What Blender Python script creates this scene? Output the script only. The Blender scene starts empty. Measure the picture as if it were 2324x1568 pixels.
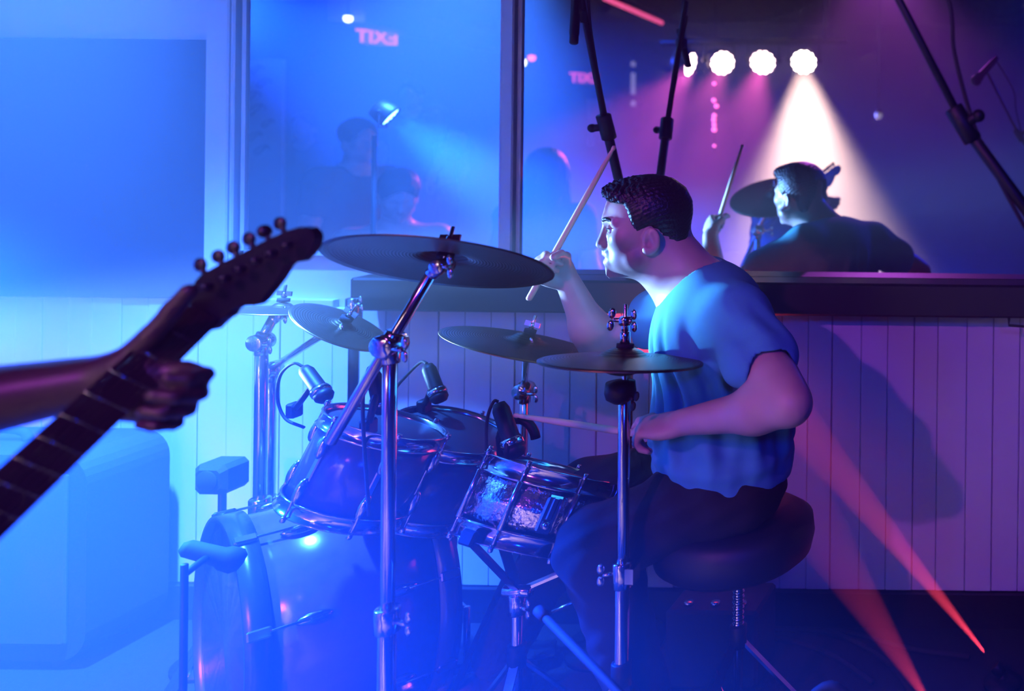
import bpy, math, random
import numpy as np
from mathutils import Vector, Matrix

random.seed(7)
rng = np.random.default_rng(7)
SC = bpy.context.scene
COL = SC.collection
R = math.radians

# ------------------------------------------------------------------ camera
# perspective-corrected photograph: the picture plane is parallel to the mirror wall (a shifted lens)
FPX, VX, VY, ROLL, CAMH = 2000.0, 2380.0, 320.0, R(0.65), 1.43
WALL = 2.61                                     # distance camera - mirror wall (m)
cam_d = bpy.data.cameras.new('camera')
cam = bpy.data.objects.new('camera', cam_d)
COL.objects.link(cam)
cam_d.sensor_fit = 'HORIZONTAL'
cam_d.sensor_width = 36.0
cam_d.lens = 36.0 * FPX / 2324.0
cam_d.shift_x = (1162.0 - VX) / 2324.0
cam_d.shift_y = (VY - 784.0) / 2324.0
cam_d.clip_start = 0.05
cam.location = (0, 0, CAMH)
cam.rotation_euler = (Matrix.Rotation(R(90), 3, 'X') @ Matrix.Rotation(ROLL, 3, 'Z')).to_euler()
cam_d.dof.use_dof = True
cam_d.dof.focus_distance = 1.98
cam_d.dof.aperture_fstop = 2.2
SC.camera = cam

# ------------------------------------------------------------------ world: dark club filled with haze
w = bpy.data.worlds.new('world')
SC.world = w
w.use_nodes = True
wn = w.node_tree
wn.nodes.clear()
wo = wn.nodes.new('ShaderNodeOutputWorld')
bg = wn.nodes.new('ShaderNodeBackground')
bg.inputs[0].default_value = (0, 0, 0, 1)
bg.inputs[1].default_value = 0
vs = wn.nodes.new('ShaderNodeVolumeScatter')
vs.inputs['Color'].default_value = (1, 1, 1, 1)
vs.inputs['Density'].default_value = 0.074
vs.inputs['Anisotropy'].default_value = 0.35
wn.links.new(bg.outputs[0], wo.inputs['Surface'])
wn.links.new(vs.outputs[0], wo.inputs['Volume'])

SC.view_settings.view_transform = 'Standard'
SC.view_settings.look = 'None'
SC.view_settings.exposure = 0.0
SC.view_settings.gamma = 1.0
SC.view_settings.use_curve_mapping = False
SC.cycles.use_denoising = True
SC.cycles.use_adaptive_sampling = True
SC.cycles.adaptive_threshold = 0.04
SC.cycles.adaptive_min_samples = 16
SC.cycles.max_bounces = 4
SC.cycles.diffuse_bounces = 1
SC.cycles.glossy_bounces = 3
SC.cycles.transmission_bounces = 4
SC.cycles.volume_bounces = 0
SC.cycles.caustics_reflective = False
SC.cycles.caustics_refractive = False
SC.cycles.sample_clamp_indirect = 15.0


def P(px, py, Y):
    """photograph point -> world point at the distance Y in front of the camera"""
    dx, dy = px - VX, py - VY
    x = dx * math.cos(ROLL) + dy * math.sin(ROLL)
    z = -dx * math.sin(ROLL) + dy * math.cos(ROLL)
    return Vector((x / FPX * Y, Y, CAMH - z / FPX * Y))


def M(px, py, Yv):
    """a point seen in the mirror, Yv along the folded path -> where the thing really stands"""
    p = P(px, py, Yv)
    return Vector((p.x, 2 * WALL - p.y, p.z))


# ------------------------------------------------------------------ lamps of the place, with added blue fills (settings)
BLUE = (0.006, 0.07, 1.0)
SKYB = (0.06, 0.24, 1.0)
PINK = (1.0, 0.10, 0.50)
MAGENTA = (0.60, 0.09, 0.85)
WARM = (1.0, 0.62, 0.50)
RED = (1.0, 0.05, 0.10)


def spot(name, loc, target, color, power, angle, blend=0.4, radius=0.04):
    d = bpy.data.lights.new(name, 'SPOT')
    d.color = color
    d.energy = power
    d.spot_size = R(angle)
    d.spot_blend = blend
    d.shadow_soft_size = radius
    o = bpy.data.objects.new(name, d)
    COL.objects.link(o)
    o.location = Vector(loc) + (Vector(target) - Vector(loc)).normalized() * 0.03   # just in front of the lenses
    o.rotation_euler = (Vector(target) - Vector(loc)).to_track_quat('-Z', 'Y').to_euler()
    return o


# blue stage wash, standing out of frame beside the kit, throwing its beam across the front of the stage
BLUE_LAMP = Vector((-2.62, 1.72, 1.50))
BLUE_AIM = Vector((-1.58, 1.28, 0.62))
spot('blue_wash_light', BLUE_LAMP, BLUE_AIM, (0.004, 0.055, 1.0), 10000, 53, 0.95, 0.06)
# cyan key lamp beyond the cabinet, on the drummer's front
KEY_LAMP = Vector((-3.55, 2.03, 0.84))
KEY_AIM = Vector((-0.95, 2.09, 1.08))
spot('cyan_key_light', KEY_LAMP, KEY_AIM, (0.17, 0.42, 1.0), 4200, 11.5, 0.5, 0.05)
# blue top light straight down from the ceiling above the far end of the kit
TOP_LAMP = Vector((-2.25, 1.85, 2.90))
TOP_AIM = Vector((-2.35, 1.85, 0.0))
spot('blue_top_light', TOP_LAMP, TOP_AIM, (0.035, 0.18, 1.0), 10500, 52, 0.9, 0.06)
# unseen blue lamp, added to light the haze behind the people in the mirror
HAZE_FILL = Vector((-6.2, -0.9, 2.55))
HAZE_FILL_AIM = Vector((-3.2, -1.5, 0.9))
spot('blue_haze_fill', HAZE_FILL, HAZE_FILL_AIM, BLUE, 8000, 56, 0.7, 0.08)
# magenta lamp high behind the camera: lights the drummer and throws his shadow on the boards
OVER_LAMP = Vector((-1.28, -1.47, 2.86))
OVER_AIM = Vector((-0.48, 2.2, 0.85))
spot('magenta_front_light', OVER_LAMP, OVER_AIM, (0.60, 0.08, 0.85), 330, 29, 0.55, 0.045)
# unseen blue fill lamp added behind the camera to tint the shadows at right
FILL_LAMP = Vector((1.1, -2.4, 2.75))
FILL_AIM = Vector((-0.50, 2.3, 0.75))
spot('blue_fill_light', FILL_LAMP, FILL_AIM, (0.0, 0.025, 1.0), 430, 36, 0.8, 0.22)
# row of four led cans seen in the mirror
PARS = []
for px, py, yaw, colr, pw, ang in ((1566, 146, -1.05, PINK, 520, 42), (1640, 143, -0.35, PINK, 330, 42),
                                   (1731, 142, 0.15, PINK, 420, 44), (1824, 141, 0.05, WARM, 8500, 50)):
    PARS.append((M(px, py, 6.5), yaw, colr, pw, ang))
# two red pin spots on the stage floor
PINS = [(P(2264, 1516, 2.32), P(1790, 930, 2.51), 1900, 9.0), (P(2150, 1660, 2.12), P(1880, 1235, 2.32), 420, 16.0)]

# ------------------------------------------------------------------ materials
MATS = {}


def mat(name, col, rough=0.6, metal=0.0, emit=None, estr=0.0, noise=None, bump=None, spec=0.5, attr=False, rings=False):
    if name in MATS:
        return MATS[name]
    m = bpy.data.materials.new(name)
    m.use_nodes = True
    nt = m.node_tree
    b = nt.nodes['Principled BSDF']
    b.inputs['Base Color'].default_value = (*col, 1)
    b.inputs['Roughness'].default_value = rough
    b.inputs['Metallic'].default_value = metal
    b.inputs['Specular IOR Level'].default_value = spec
    if emit:
        b.inputs['Emission Color'].default_value = (*emit, 1)
        b.inputs['Emission Strength'].default_value = estr
        m.cycles.emission_sampling = 'NONE'          # small lenses: seen, but the spot lamps carry their light
    tc = nt.nodes.new('ShaderNodeTexCoord')
    if attr:
        a = nt.nodes.new('ShaderNodeAttribute')
        a.attribute_name = 'Col'
        nt.links.new(a.outputs['Color'], b.inputs['Base Color'])
    elif noise:
        sc_, amt = noise
        n = nt.nodes.new('ShaderNodeTexNoise')
        n.inputs['Scale'].default_value = sc_
        n.inputs['Detail'].default_value = 5
        nt.links.new(tc.outputs['Object'], n.inputs['Vector'])
        mx = nt.nodes.new('ShaderNodeMix')
        mx.data_type = 'RGBA'
        mx.inputs['A'].default_value = (*[c * (1 - amt) for c in col], 1)
        mx.inputs['B'].default_value = (*[min(1, c * (1 + amt)) for c in col], 1)
        nt.links.new(n.outputs['Fac'], mx.inputs['Factor'])
        nt.links.new(mx.outputs['Result'], b.inputs['Base Color'])
    if bump:
        sc_, st, dist = bump
        n2 = nt.nodes.new('ShaderNodeTexNoise' if not rings else 'ShaderNodeTexWave')
        if rings:
            n2.wave_type = 'RINGS'
            n2.rings_direction = 'Z'
        n2.inputs['Scale'].default_value = sc_
        nt.links.new(tc.outputs['Object'], n2.inputs['Vector'])
        bp = nt.nodes.new('ShaderNodeBump')
        bp.inputs['Strength'].default_value = st
        bp.inputs['Distance'].default_value = dist
        nt.links.new(n2.outputs['Fac'], bp.inputs['Height'])
        nt.links.new(bp.outputs['Normal'], b.inputs['Normal'])
    MATS[name] = m
    return m


CHROME = mat('chrome', (0.50, 0.50, 0.53), 0.12, 1.0)
HAMMER = mat('hammered_chrome', (0.75, 0.74, 0.74), 0.16, 1.0, bump=(95, 0.55, 0.004))
BLACKM = mat('black_metal', (0.006, 0.006, 0.007), 0.5, spec=0.3)
RUBBER = mat('black_rubber', (0.01, 0.01, 0.01), 0.8)
BRONZE = mat('cymbal_bronze', (0.24, 0.16, 0.08), 0.36, 1.0, bump=(60, 0.18, 0.002), rings=True)
WRAP = mat('drum_wrap', (0.07, 0.04, 0.12), 0.16, 0.0, noise=(40, 0.25))
HEADM = mat('drum_head', (0.05, 0.05, 0.055), 0.45)
WOODHOOP = mat('black_hoop', (0.02, 0.02, 0.025), 0.25)
STICK = mat('hickory', (0.75, 0.52, 0.30), 0.45, noise=(30, 0.15))
PAINT = mat('white_paint', (0.62, 0.62, 0.62), 0.55, noise=(3.0, 0.06), bump=(25, 0.08, 0.002))
PLANK = mat('wainscot_paint', (0.60, 0.60, 0.60), 0.5, noise=(4.0, 0.07))
DARKW = mat('dark_ledge_wood', (0.012, 0.011, 0.011), 0.45, noise=(12, 0.3))
DARKP = mat('dark_panel', (0.03, 0.035, 0.05), 0.6, noise=(2, 0.2))
STAGE = mat('stage_carpet', (0.005, 0.005, 0.006), 0.95, noise=(60, 0.4), bump=(300, 0.5, 0.004))
ROOMW = mat('black_room_wall', (0.012, 0.012, 0.014), 0.8, noise=(2, 0.3))
CEIL = mat('black_ceiling', (0.006, 0.006, 0.007), 0.9)
SKIN = mat('skin', (0.7, 0.45, 0.35), 0.42, attr=True)
HAIR = mat('dark_hair', (0.010, 0.008, 0.007), 0.42, bump=(120, 0.7, 0.004))
TEAL = mat('teal_cotton', (0.07, 0.40, 0.50), 0.85, noise=(50, 0.06), bump=(600, 0.25, 0.001))
BLACKC = mat('black_cloth', (0.012, 0.012, 0.014), 0.9, bump=(400, 0.3, 0.001))
GREYC = mat('grey_cloth', (0.06, 0.06, 0.07), 0.9)
WHITEC = mat('white_cloth', (0.5, 0.5, 0.5), 0.9)
TOLEX = mat('black_tolex', (0.016, 0.017, 0.02), 0.7, bump=(300, 0.4, 0.002))
GRILL = mat('grille_cloth', (0.05, 0.05, 0.055), 0.9, noise=(200, 0.4))
VINYL = mat('black_vinyl', (0.012, 0.012, 0.013), 0.5)
GLASSM = mat('eye_white', (0.7, 0.7, 0.68), 0.12)
IRIS = mat('eye_iris', (0.02, 0.012, 0.008), 0.1)
EBONY = mat('guitar_black', (0.010, 0.010, 0.012), 0.3)
FRETB = mat('fretboard', (0.02, 0.012, 0.008), 0.5)
mirror_m = bpy.data.materials.new('mirror_glass')
mirror_m.use_nodes = True
_b = mirror_m.node_tree.nodes['Principled BSDF']
_b.inputs['Base Color'].default_value = (0.80, 0.82, 0.85, 1)
_b.inputs['Metallic'].default_value = 1.0
_b.inputs['Roughness'].default_value = 0.0

# ------------------------------------------------------------------ object helpers
WL = {}


def tag(o, label=None, cat=None, group=None, kind=None):
    if label:
        o['label'] = label
    if cat:
        o['category'] = cat
    if group:
        o['group'] = group
    if kind:
        o['kind'] = kind
    return o


def thing(name, loc, label, cat, group=None):
    o = bpy.data.objects.new(name, None)
    o.empty_display_size = 0.05
    COL.objects.link(o)
    o.location = loc
    WL[o] = Vector(loc)
    return tag(o, label, cat, group)


def link_mesh(name, verts, faces, m, parent=None, smooth=True):
    verts = np.asarray(verts, dtype=np.float64).reshape(-1, 3)
    if parent is None:
        lo, hi = verts.min(0), verts.max(0)
        base = Vector(((lo[0] + hi[0]) / 2, (lo[1] + hi[1]) / 2, lo[2]))
    else:
        base = WL[parent]
    me = bpy.data.meshes.new(name)
    v = verts - np.array(base)
    if isinstance(faces, np.ndarray):
        n = len(faces)
        me.vertices.add(len(v))
        me.vertices.foreach_set('co', v.astype(np.float32).ravel())
        me.loops.add(n * 4)
        me.loops.foreach_set('vertex_index', faces.astype(np.int32).ravel())
        me.polygons.add(n)
        me.polygons.foreach_set('loop_start', np.arange(0, n * 4, 4, dtype=np.int32))
        me.polygons.foreach_set('loop_total', np.full(n, 4, dtype=np.int32))
        me.update(calc_edges=True)
        me.validate()
    else:
        me.from_pydata([tuple(p) for p in v], [], faces)
        me.update()
    if smooth:
        me.polygons.foreach_set('use_smooth', [True] * len(me.polygons))
        if smooth == 'auto':
            pass
    me.materials.append(m)
    o = bpy.data.objects.new(name, me)
    COL.objects.link(o)
    if parent is None:
        o.location = base
        WL[o] = base
    else:
        o.parent = parent
        WL[o] = base
    return o


def frame(n, xhint=(1, 0, 0)):
    n = Vector(n).normalized()
    x = Vector(xhint)
    x = (x - n * x.dot(n)).normalized()
    y = n.cross(x)
    return Matrix((x, y, n)).transposed()      # columns x, y, n


class MB:
    """collects boxes, lathes and tubes into ONE mesh"""
    def __init__(s):
        s.v, s.f, s.sm = [], [], []

    def add(s, verts, faces, smooth=True):
        o = len(s.v)
        s.v += [tuple(p) for p in verts]
        s.f += [tuple(i + o for i in f) for f in faces]
        s.sm += [smooth] * len(faces)
        return s

    def box(s, c, size, rot=None, bev=0.0):
        c = Vector(c)
        hx, hy, hz = size[0] / 2, size[1] / 2, size[2] / 2
        rot = rot or Matrix.Identity(3)
        if bev <= 0:
            vs = [c + rot @ Vector((x * hx, y * hy, z * hz)) for x in (-1, 1) for y in (-1, 1) for z in (-1, 1)]
            fs = [(0, 1, 3, 2), (4, 6, 7, 5), (0, 4, 5, 1), (2, 3, 7, 6), (0, 2, 6, 4), (1, 5, 7, 3)]
            return s.add(vs, fs, False)
        # bevelled: outline in xz with cut corners, swept in y with inset ends
        b = min(bev, hx * .9, hz * .9, hy * .9)
        ring = [(-hx + b, -hz), (hx - b, -hz), (hx, -hz + b), (hx, hz - b), (hx - b, hz), (-hx + b, hz), (-hx, hz - b), (-hx, -hz + b)]
        vs, fs = [], []
        for (y, k) in ((-hy, b), (-hy + b, 0), (hy - b, 0), (hy, b)):
            for (x, z) in ring:
                vs.append(c + rot @ Vector((x * (hx - k) / hx, y, z * (hz - k) / hz)))
        for r_ in range(3):
            for i in range(8):
                j = (i + 1) % 8
                fs.append((r_ * 8 + i, r_ * 8 + j, r_ * 8 + 8 + j, r_ * 8 + 8 + i))
        fs.append(tuple(range(7, -1, -1)))
        fs.append(tuple(range(24, 32)))
        return s.add(vs, fs, False)

    def lathe(s, prof, c=(0, 0, 0), n=(0, 0, 1), seg=40, close=False, xhint=(1, 0, 0)):
        c = Vector(c)
        F = frame(n, xhint)
        vs, fs = [], []
        for (r, z) in prof:
            for i in range(seg):
                a = 2 * math.pi * i / seg
                vs.append(c + F @ Vector((r * math.cos(a), r * math.sin(a), z)))
        m_ = len(prof)
        for k in range(m_ if close else m_ - 1):
            k2 = (k + 1) % m_
            for i in range(seg):
                j = (i + 1) % seg
                fs.append((k * seg + i, k * seg + j, k2 * seg + j, k2 * seg + i))
        if not close:
            if prof[0][0] > 1e-6:
                fs.append(tuple(range(seg - 1, -1, -1)))
            if prof[-1][0] > 1e-6:
                fs.append(tuple((m_ - 1) * seg + i for i in range(seg)))
        return s.add(vs, fs, True)

    def cyl(s, a, b, r, r2=None, seg=16):
        a, b = Vector(a), Vector(b)
        r2 = r if r2 is None else r2
        L = (b - a).length
        e = min(0.002, r * .3, L * .2)
        return s.lathe([(r - e, 0), (r, e), (r2, L - e), (r2 - e, L)], a, (b - a), seg,
                       xhint=(1, 0, 0) if abs((b - a).normalized().x) < .9 else (0, 1, 0))

    def tube(s, pts, r, seg=10):
        pts = [Vector(p) for p in pts]
        vs, fs = [], []
        up = Vector((0, 0, 1))
        prev = None
        rr = r if isinstance(r, (list, tuple)) else [r] * len(pts)
        for i, p in enumerate(pts):
            t = (pts[min(i + 1, len(pts) - 1)] - pts[max(i - 1, 0)]).normalized()
            if prev is None:
                x = t.orthogonal().normalized()
            else:
                x = (prev - t * prev.dot(t)).normalized()
            prev = x
            y = t.cross(x)
            for k in range(seg):
                a = 2 * math.pi * k / seg
                vs.append(p + (x * math.cos(a) + y * math.sin(a)) * rr[i])
        for i in range(len(pts) - 1):
            for k in range(seg):
                j = (k + 1) % seg
                fs.append((i * seg + k, i * seg + j, i * seg + seg + j, i * seg + seg + k))
        fs.append(tuple(range(seg - 1, -1, -1)))
        fs.append(tuple((len(pts) - 1) * seg + k for k in range(seg)))
        return s.add(vs, fs, True)

    def ball(s, c, r, sc=(1, 1, 1), rot=None, seg=16, rings=10):
        c = Vector(c)
        rot = rot or Matrix.Identity(3)
        vs, fs = [], []
        for i in range(rings + 1):
            th = math.pi * i / rings
            for k in range(seg):
                a = 2 * math.pi * k / seg
                vs.append(c + rot @ Vector((r * sc[0] * math.sin(th) * math.cos(a), r * sc[1] * math.sin(th) * math.sin(a), r * sc[2] * math.cos(th))))
        for i in range(rings):
            for k in range(seg):
                j = (k + 1) % seg
                fs.append((i * seg + k, i * seg + seg + k, i * seg + seg + j, i * seg + j))
        return s.add(vs, fs, True)

    def prism(s, pts, d):
        """closed outline of world points swept by the vector d"""
        d = Vector(d)
        n = len(pts)
        vs = [Vector(p) for p in pts] + [Vector(p) + d for p in pts]
        fs = [tuple(range(n)), tuple(range(2 * n - 1, n - 1, -1))]
        fs += [(i + n, (i + 1) % n + n, (i + 1) % n, i) for i in range(n)]
        return s.add(vs, fs, False)

    def build(s, name, m, parent=None, label=None):
        o = link_mesh(name, s.v, s.f, m, parent, smooth=False)
        o.data.polygons.foreach_set('use_smooth', s.sm)
        o.data.update()
        if label:
            o['label'] = label
        return o


def curve_pts(pts, n=24):
    """Catmull-Rom through the points"""
    pts = [Vector(p) for p in pts]
    q = [pts[0] * 2 - pts[1]] + pts + [pts[-1] * 2 - pts[-2]]
    out = []
    per = max(2, n // (len(pts) - 1))
    for i in range(len(pts) - 1):
        a, b, c, d = q[i:i + 4]
        for k in range(per):
            t = k / per
            out.append(0.5 * ((2 * b) + (c - a) * t + (2 * a - 5 * b + 4 * c - d) * t * t + (3 * b - a - 3 * c + d) * t ** 3))
    out.append(pts[-1])
    return out


# ------------------------------------------------------------------ solid modelling of bodies by distance fields
class Field:
    def __init__(s):
        s.p = []

    def cone(s, a, b, r1, r2, k=0.02, op='u'):
        a, b = np.array(a, float), np.array(b, float)
        ba = b - a
        l2 = max(ba @ ba, 1e-9)

        def f(p):
            pa = p - a
            h = np.clip((pa @ ba) / l2, 0, 1)
            q = pa - h[:, None] * ba
            return np.sqrt((q * q).sum(1)) - (r1 + (r2 - r1) * h)
        s.p.append((f, k, op))
        return s

    def ell(s, c, rad, rows=None, k=0.02, op='u'):
        c, rad = np.array(c, float), np.array(rad, float)
        Rm = np.eye(3) if rows is None else np.array([list(r_) for r_ in rows], float)

        def f(p):
            q = (p - c) @ Rm.T
            k0 = np.sqrt(((q / rad) ** 2).sum(1))
            k1 = np.sqrt(((q / rad ** 2) ** 2).sum(1)) + 1e-9
            return k0 * (k0 - 1.0) / k1
        s.p.append((f, k, op))
        return s

    def slab(s, poly, c, U, S, V, half, k=0.012, op='u'):
        """outline poly in the (U, V) plane through c, half-thickness along S"""
        poly = np.array(poly, float)
        c, U, S, V = (np.array(x, float) for x in (c, U, S, V))

        def f(p):
            q = p - c
            u, v, t = q @ U, q @ V, q @ S
            d = np.full(len(p), 1e9)
            sg = np.ones(len(p))
            n = len(poly)
            for i in range(n):
                a, b = poly[i], poly[i - 1]
                e = b - a
                wx, wy = u - a[0], v - a[1]
                h = np.clip((wx * e[0] + wy * e[1]) / (e @ e), 0, 1)
                bx, by = wx - e[0] * h, wy - e[1] * h
                d = np.minimum(d, bx * bx + by * by)
                c1, c2, c3 = v >= a[1], v < b[1], e[0] * wy > e[1] * wx
                flip = (c1 & c2 & c3) | (~c1 & ~c2 & ~c3)
                sg = np.where(flip, -sg, sg)
            return np.maximum(sg * np.sqrt(d), np.abs(t) - half)
        s.p.append((f, k, op))
        return s

    def fun(s, f, k=0.01, op='i'):
        s.p.append((f, k, op))
        return s

    @staticmethod
    def comb(d, e, k, op):
        if op == 'u':
            h = np.maximum(k - np.abs(d - e), 0) / k
            return np.minimum(d, e) - h * h * k * 0.25
        if op == 's':
            e = -e
        h = np.maximum(k - np.abs(d - e), 0) / k
        return np.maximum(d, e) + h * h * k * 0.25

    def value(s, p, idx=None):
        d = np.full(len(p), 1.0)
        for i in (range(len(s.p)) if idx is None else idx):
            f, k, op = s.p[i]
            d = Field.comb(d, f(p), k, op)
        return d

    def mesh(s, lo, hi, h, disp=None):
        B = 12
        lo, hi = np.array(lo, float), np.array(hi, float)
        nb = np.ceil((hi - lo) / (h * B)).astype(int)
        n = nb * B + 1
        cx = [lo[a] + (np.arange(nb[a]) + 0.5) * B * h for a in range(3)]
        C = np.stack(np.meshgrid(*cx, indexing='ij'), -1).reshape(-1, 3)
        rad = B * h * math.sqrt(3) / 2
        per = np.stack([f(C) for f, k, op in s.p], 1)
        d = np.full(len(C), 1.0)
        for i, (f, k, op) in enumerate(s.p):
            d = Field.comb(d, per[:, i], k, op)
        F = np.repeat(np.repeat(np.repeat(d.reshape(nb).astype(np.float32), B, 0), B, 1), B, 2)
        F = np.pad(F, ((0, 1), (0, 1), (0, 1)), mode='edge')
        act = np.nonzero(np.abs(d) < rad * 1.35 + 0.012)[0]
        off = np.stack(np.meshgrid(*[np.arange(B + 1)] * 3, indexing='ij'), -1).reshape(-1, 3) * h
        ks = np.array([k for f, k, op in s.p])
        isu = np.array([op == 'u' for f, k, op in s.p])
        for bi in act:
            I = np.unravel_index(bi, nb)
            p = C[bi] - B * h / 2 + off
            rel = np.where(isu, per[bi] < d[bi] + 2.4 * rad + ks + .006, np.where([o == 's' for _, _, o in s.p], per[bi] < 1.3 * rad + ks + .006, True))
            val = s.value(p, np.nonzero(rel)[0])
            if disp is not None:
                val = val + disp(p)
            F[I[0] * B:I[0] * B + B + 1, I[1] * B:I[1] * B + B + 1, I[2] * B:I[2] * B + B + 1] = val.reshape(B + 1, B + 1, B + 1)
        F[0], F[-1] = 1, 1
        F[:, 0], F[:, -1] = 1, 1
        F[:, :, 0], F[:, :, -1] = 1, 1
        ins = (F < 0)
        u8 = ins.view(np.uint8)
        sm = np.zeros([x - 1 for x in F.shape], np.uint8)
        for dx in (0, 1):
            for dy in (0, 1):
                for dz in (0, 1):
                    sm += u8[dx:dx + sm.shape[0], dy:dy + sm.shape[1], dz:dz + sm.shape[2]]
        ci, cj, ck = np.nonzero((sm > 0) & (sm < 8))
        vid = np.full(sm.shape, -1, np.int32)
        vid[ci, cj, ck] = np.arange(len(ci))
        acc = np.zeros((len(ci), 3))
        cnt = np.zeros(len(ci))
        cor = [(a, b, c) for a in (0, 1) for b in (0, 1) for c in (0, 1)]
        for a in range(8):
            for ax in range(3):
                if cor[a][ax] == 0:
                    b = list(cor[a])
                    b[ax] = 1
                    fa = F[ci + cor[a][0], cj + cor[a][1], ck + cor[a][2]]
                    fb = F[ci + b[0], cj + b[1], ck + b[2]]
                    cr = (fa < 0) != (fb < 0)
                    t = np.where(cr, fa / np.where(cr, fa - fb, 1), 0)
                    pos = np.tile(np.array(cor[a], float), (len(ci), 1))
                    pos[:, ax] += t
                    acc += pos * cr[:, None]
                    cnt += cr
        V = (acc / cnt[:, None] + np.stack([ci, cj, ck], 1)) * h + lo
        Q = []
        for ax in range(3):
            sl0 = [slice(None)] * 3
            sl1 = [slice(None)] * 3
            sl0[ax], sl1[ax] = slice(0, -1), slice(1, None)
            e = ins[tuple(sl0)] != ins[tuple(sl1)]
            i3 = np.nonzero(e)
            i3 = np.stack(i3, 1)
            o1, o2 = (ax + 1) % 3, (ax + 2) % 3
            ok = (i3[:, o1] > 0) & (i3[:, o2] > 0) & (i3[:, o1] < sm.shape[o1]) & (i3[:, o2] < sm.shape[o2])
            i3 = i3[ok]

            def cell(a, b):
                j = i3.copy()
                j[:, o1] -= a
                j[:, o2] -= b
                return vid[j[:, 0], j[:, 1], j[:, 2]]
            q = np.stack([cell(1, 1), cell(0, 1), cell(0, 0), cell(1, 0)], 1)
            first = ins[i3[:, 0], i3[:, 1], i3[:, 2]]
            q[~first] = q[~first][:, ::-1]
            Q.append(q)
        return V, np.concatenate(Q)


def paint(o, cols):
    a = o.data.color_attributes.new('Col', 'FLOAT_COLOR', 'POINT')
    c = np.ones((len(o.data.vertices), 4), np.float32)
    c[:, :3] = cols[:len(o.data.vertices)]
    a.data.foreach_set('color', c.ravel())


def unit(v):
    v = np.array(v, float)
    return v / np.linalg.norm(v)


def hand(F, wrist, f, t, n, curls, thumb, sc=1.0, spread=0.0, lens=(0.072, 0.080, 0.074, 0.058)):
    """palm, four separate fingers and a thumb; f forward, t to the thumb side, n out of the back of the hand"""
    wrist, f, t, n = np.array(wrist, float), unit(f), unit(t), unit(n)
    F.ell(wrist + f * .048 * sc - n * .002, (.052 * sc, .040 * sc, .0165 * sc), (f, t, n), k=.018)
    F.ell(wrist + f * .030 * sc + t * .020 * sc - n * .009 * sc, (.032 * sc, .018 * sc, .015 * sc), (f, t, n), k=.012)
    F.ell(wrist + f * .032 * sc - t * .022 * sc - n * .008 * sc, (.034 * sc, .015 * sc, .014 * sc), (f, t, n), k=.012)
    tips = []
    for i, off in enumerate((.030, .0105, -.010, -.029)):
        b = wrist + f * (.088 - .004 * abs(i - 1)) * sc + t * off * sc
        ang = 0.0
        L = lens[i] * sc
        sp = spread * (1.5 - i)
        r0 = (.0095, .0098, .0092, .0080)[i] * sc
        p = b
        for j, fr in enumerate((.45, .31, .24)):
            ang += curls[i][j]
            d = unit(f * math.cos(ang) - n * math.sin(ang) + t * sp * math.cos(ang))
            q = p + d * L * fr
            F.cone(p, q, r0 * (1 - .07 * j), r0 * (1 - .07 * (j + 1)), k=.004 if j else .010)
            p = q
        tips.append(p)
    p = wrist + f * .022 * sc + t * .026 * sc - n * .006 * sc
    for j, (d, L, r0) in enumerate(zip(thumb, (.044, .034, .028), (.0135, .0112, .0100))):
        d = unit(f * d[0] + t * d[1] + n * d[2])
        q = p + d * L * sc
        F.cone(p, q, r0 * sc, r0 * .9 * sc, k=.010 if j == 0 else .004)
        p = q
    return tips


# ================================================================== the room
FLOOR = -0.25                                    # audience floor; the stage is 0
X0, X1, Y0, ZC = -8.8, 2.6, -7.6, 3.1


def struct(name, mb, m, parent=None):
    o = mb.build(name, m, parent)
    if parent is None:
        o['kind'] = 'structure'
    return o


def slabbox(x0, x1, y0, y1, z0, z1):
    return MB().box(((x0 + x1) / 2, (y0 + y1) / 2, (z0 + z1) / 2), (x1 - x0, y1 - y0, z1 - z0))


tag(struct('floor', slabbox(X0, X1, Y0, WALL, FLOOR - .1, FLOOR), STAGE), 'dark club floor in front of the low stage', 'floor')
tag(struct('stage_floor', slabbox(-6.2, 1.9, 1.18, WALL - .001, FLOOR, 0), STAGE), 'low black carpeted stage under the drum kit', 'stage')
tag(struct('ceiling', slabbox(X0, X1, Y0, WALL, ZC, ZC + .1), CEIL), 'black ceiling of the club', 'ceiling')
wall_back = tag(struct('wall_back', slabbox(X0, X1, WALL + .012, WALL + .15, FLOOR, ZC), PAINT), 'white painted wall behind the drum kit', 'wall')
tag(struct('wall_left', slabbox(X0 - .1, X0, Y0, WALL, FLOOR, ZC), ROOMW), 'dark side wall far beyond the stage', 'wall')
tag(struct('wall_right', slabbox(X1, X1 + .1, Y0, WALL, FLOOR, ZC), ROOMW), 'dark side wall beside the stage', 'wall')
tag(struct('wall_front', slabbox(X0, X1, Y0 - .1, Y0, FLOOR, ZC), ROOMW), 'dark wall at the back of the audience room', 'wall')

# wainscot of vertical boards, each one a piece of the wall
zt_r = P(1500, 706, WALL).z
zt_l = P(300, 674, WALL).z
x = -3.9
i = 0
widths = [0.078, 0.07, 0.086, 0.078]
while x < 1.7:
    wd = widths[i % 4]
    top = zt_r if x > P(760, 700, WALL).x else zt_l
    b = MB().box((x + wd / 2, WALL + .002 - .001 * (i % 3), (top + .1) / 2), (wd - .0014, .022, top - .1), bev=.0016)
    b.build('plank', PLANK, wall_back)
    x += wd
    i += 1
tag(struct('baseboard_back', slabbox(-5.9, 1.88, WALL - .03, WALL + .012, 0, .098), DARKW), 'dark baseboard along the foot of the white boards', 'baseboard')

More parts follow.
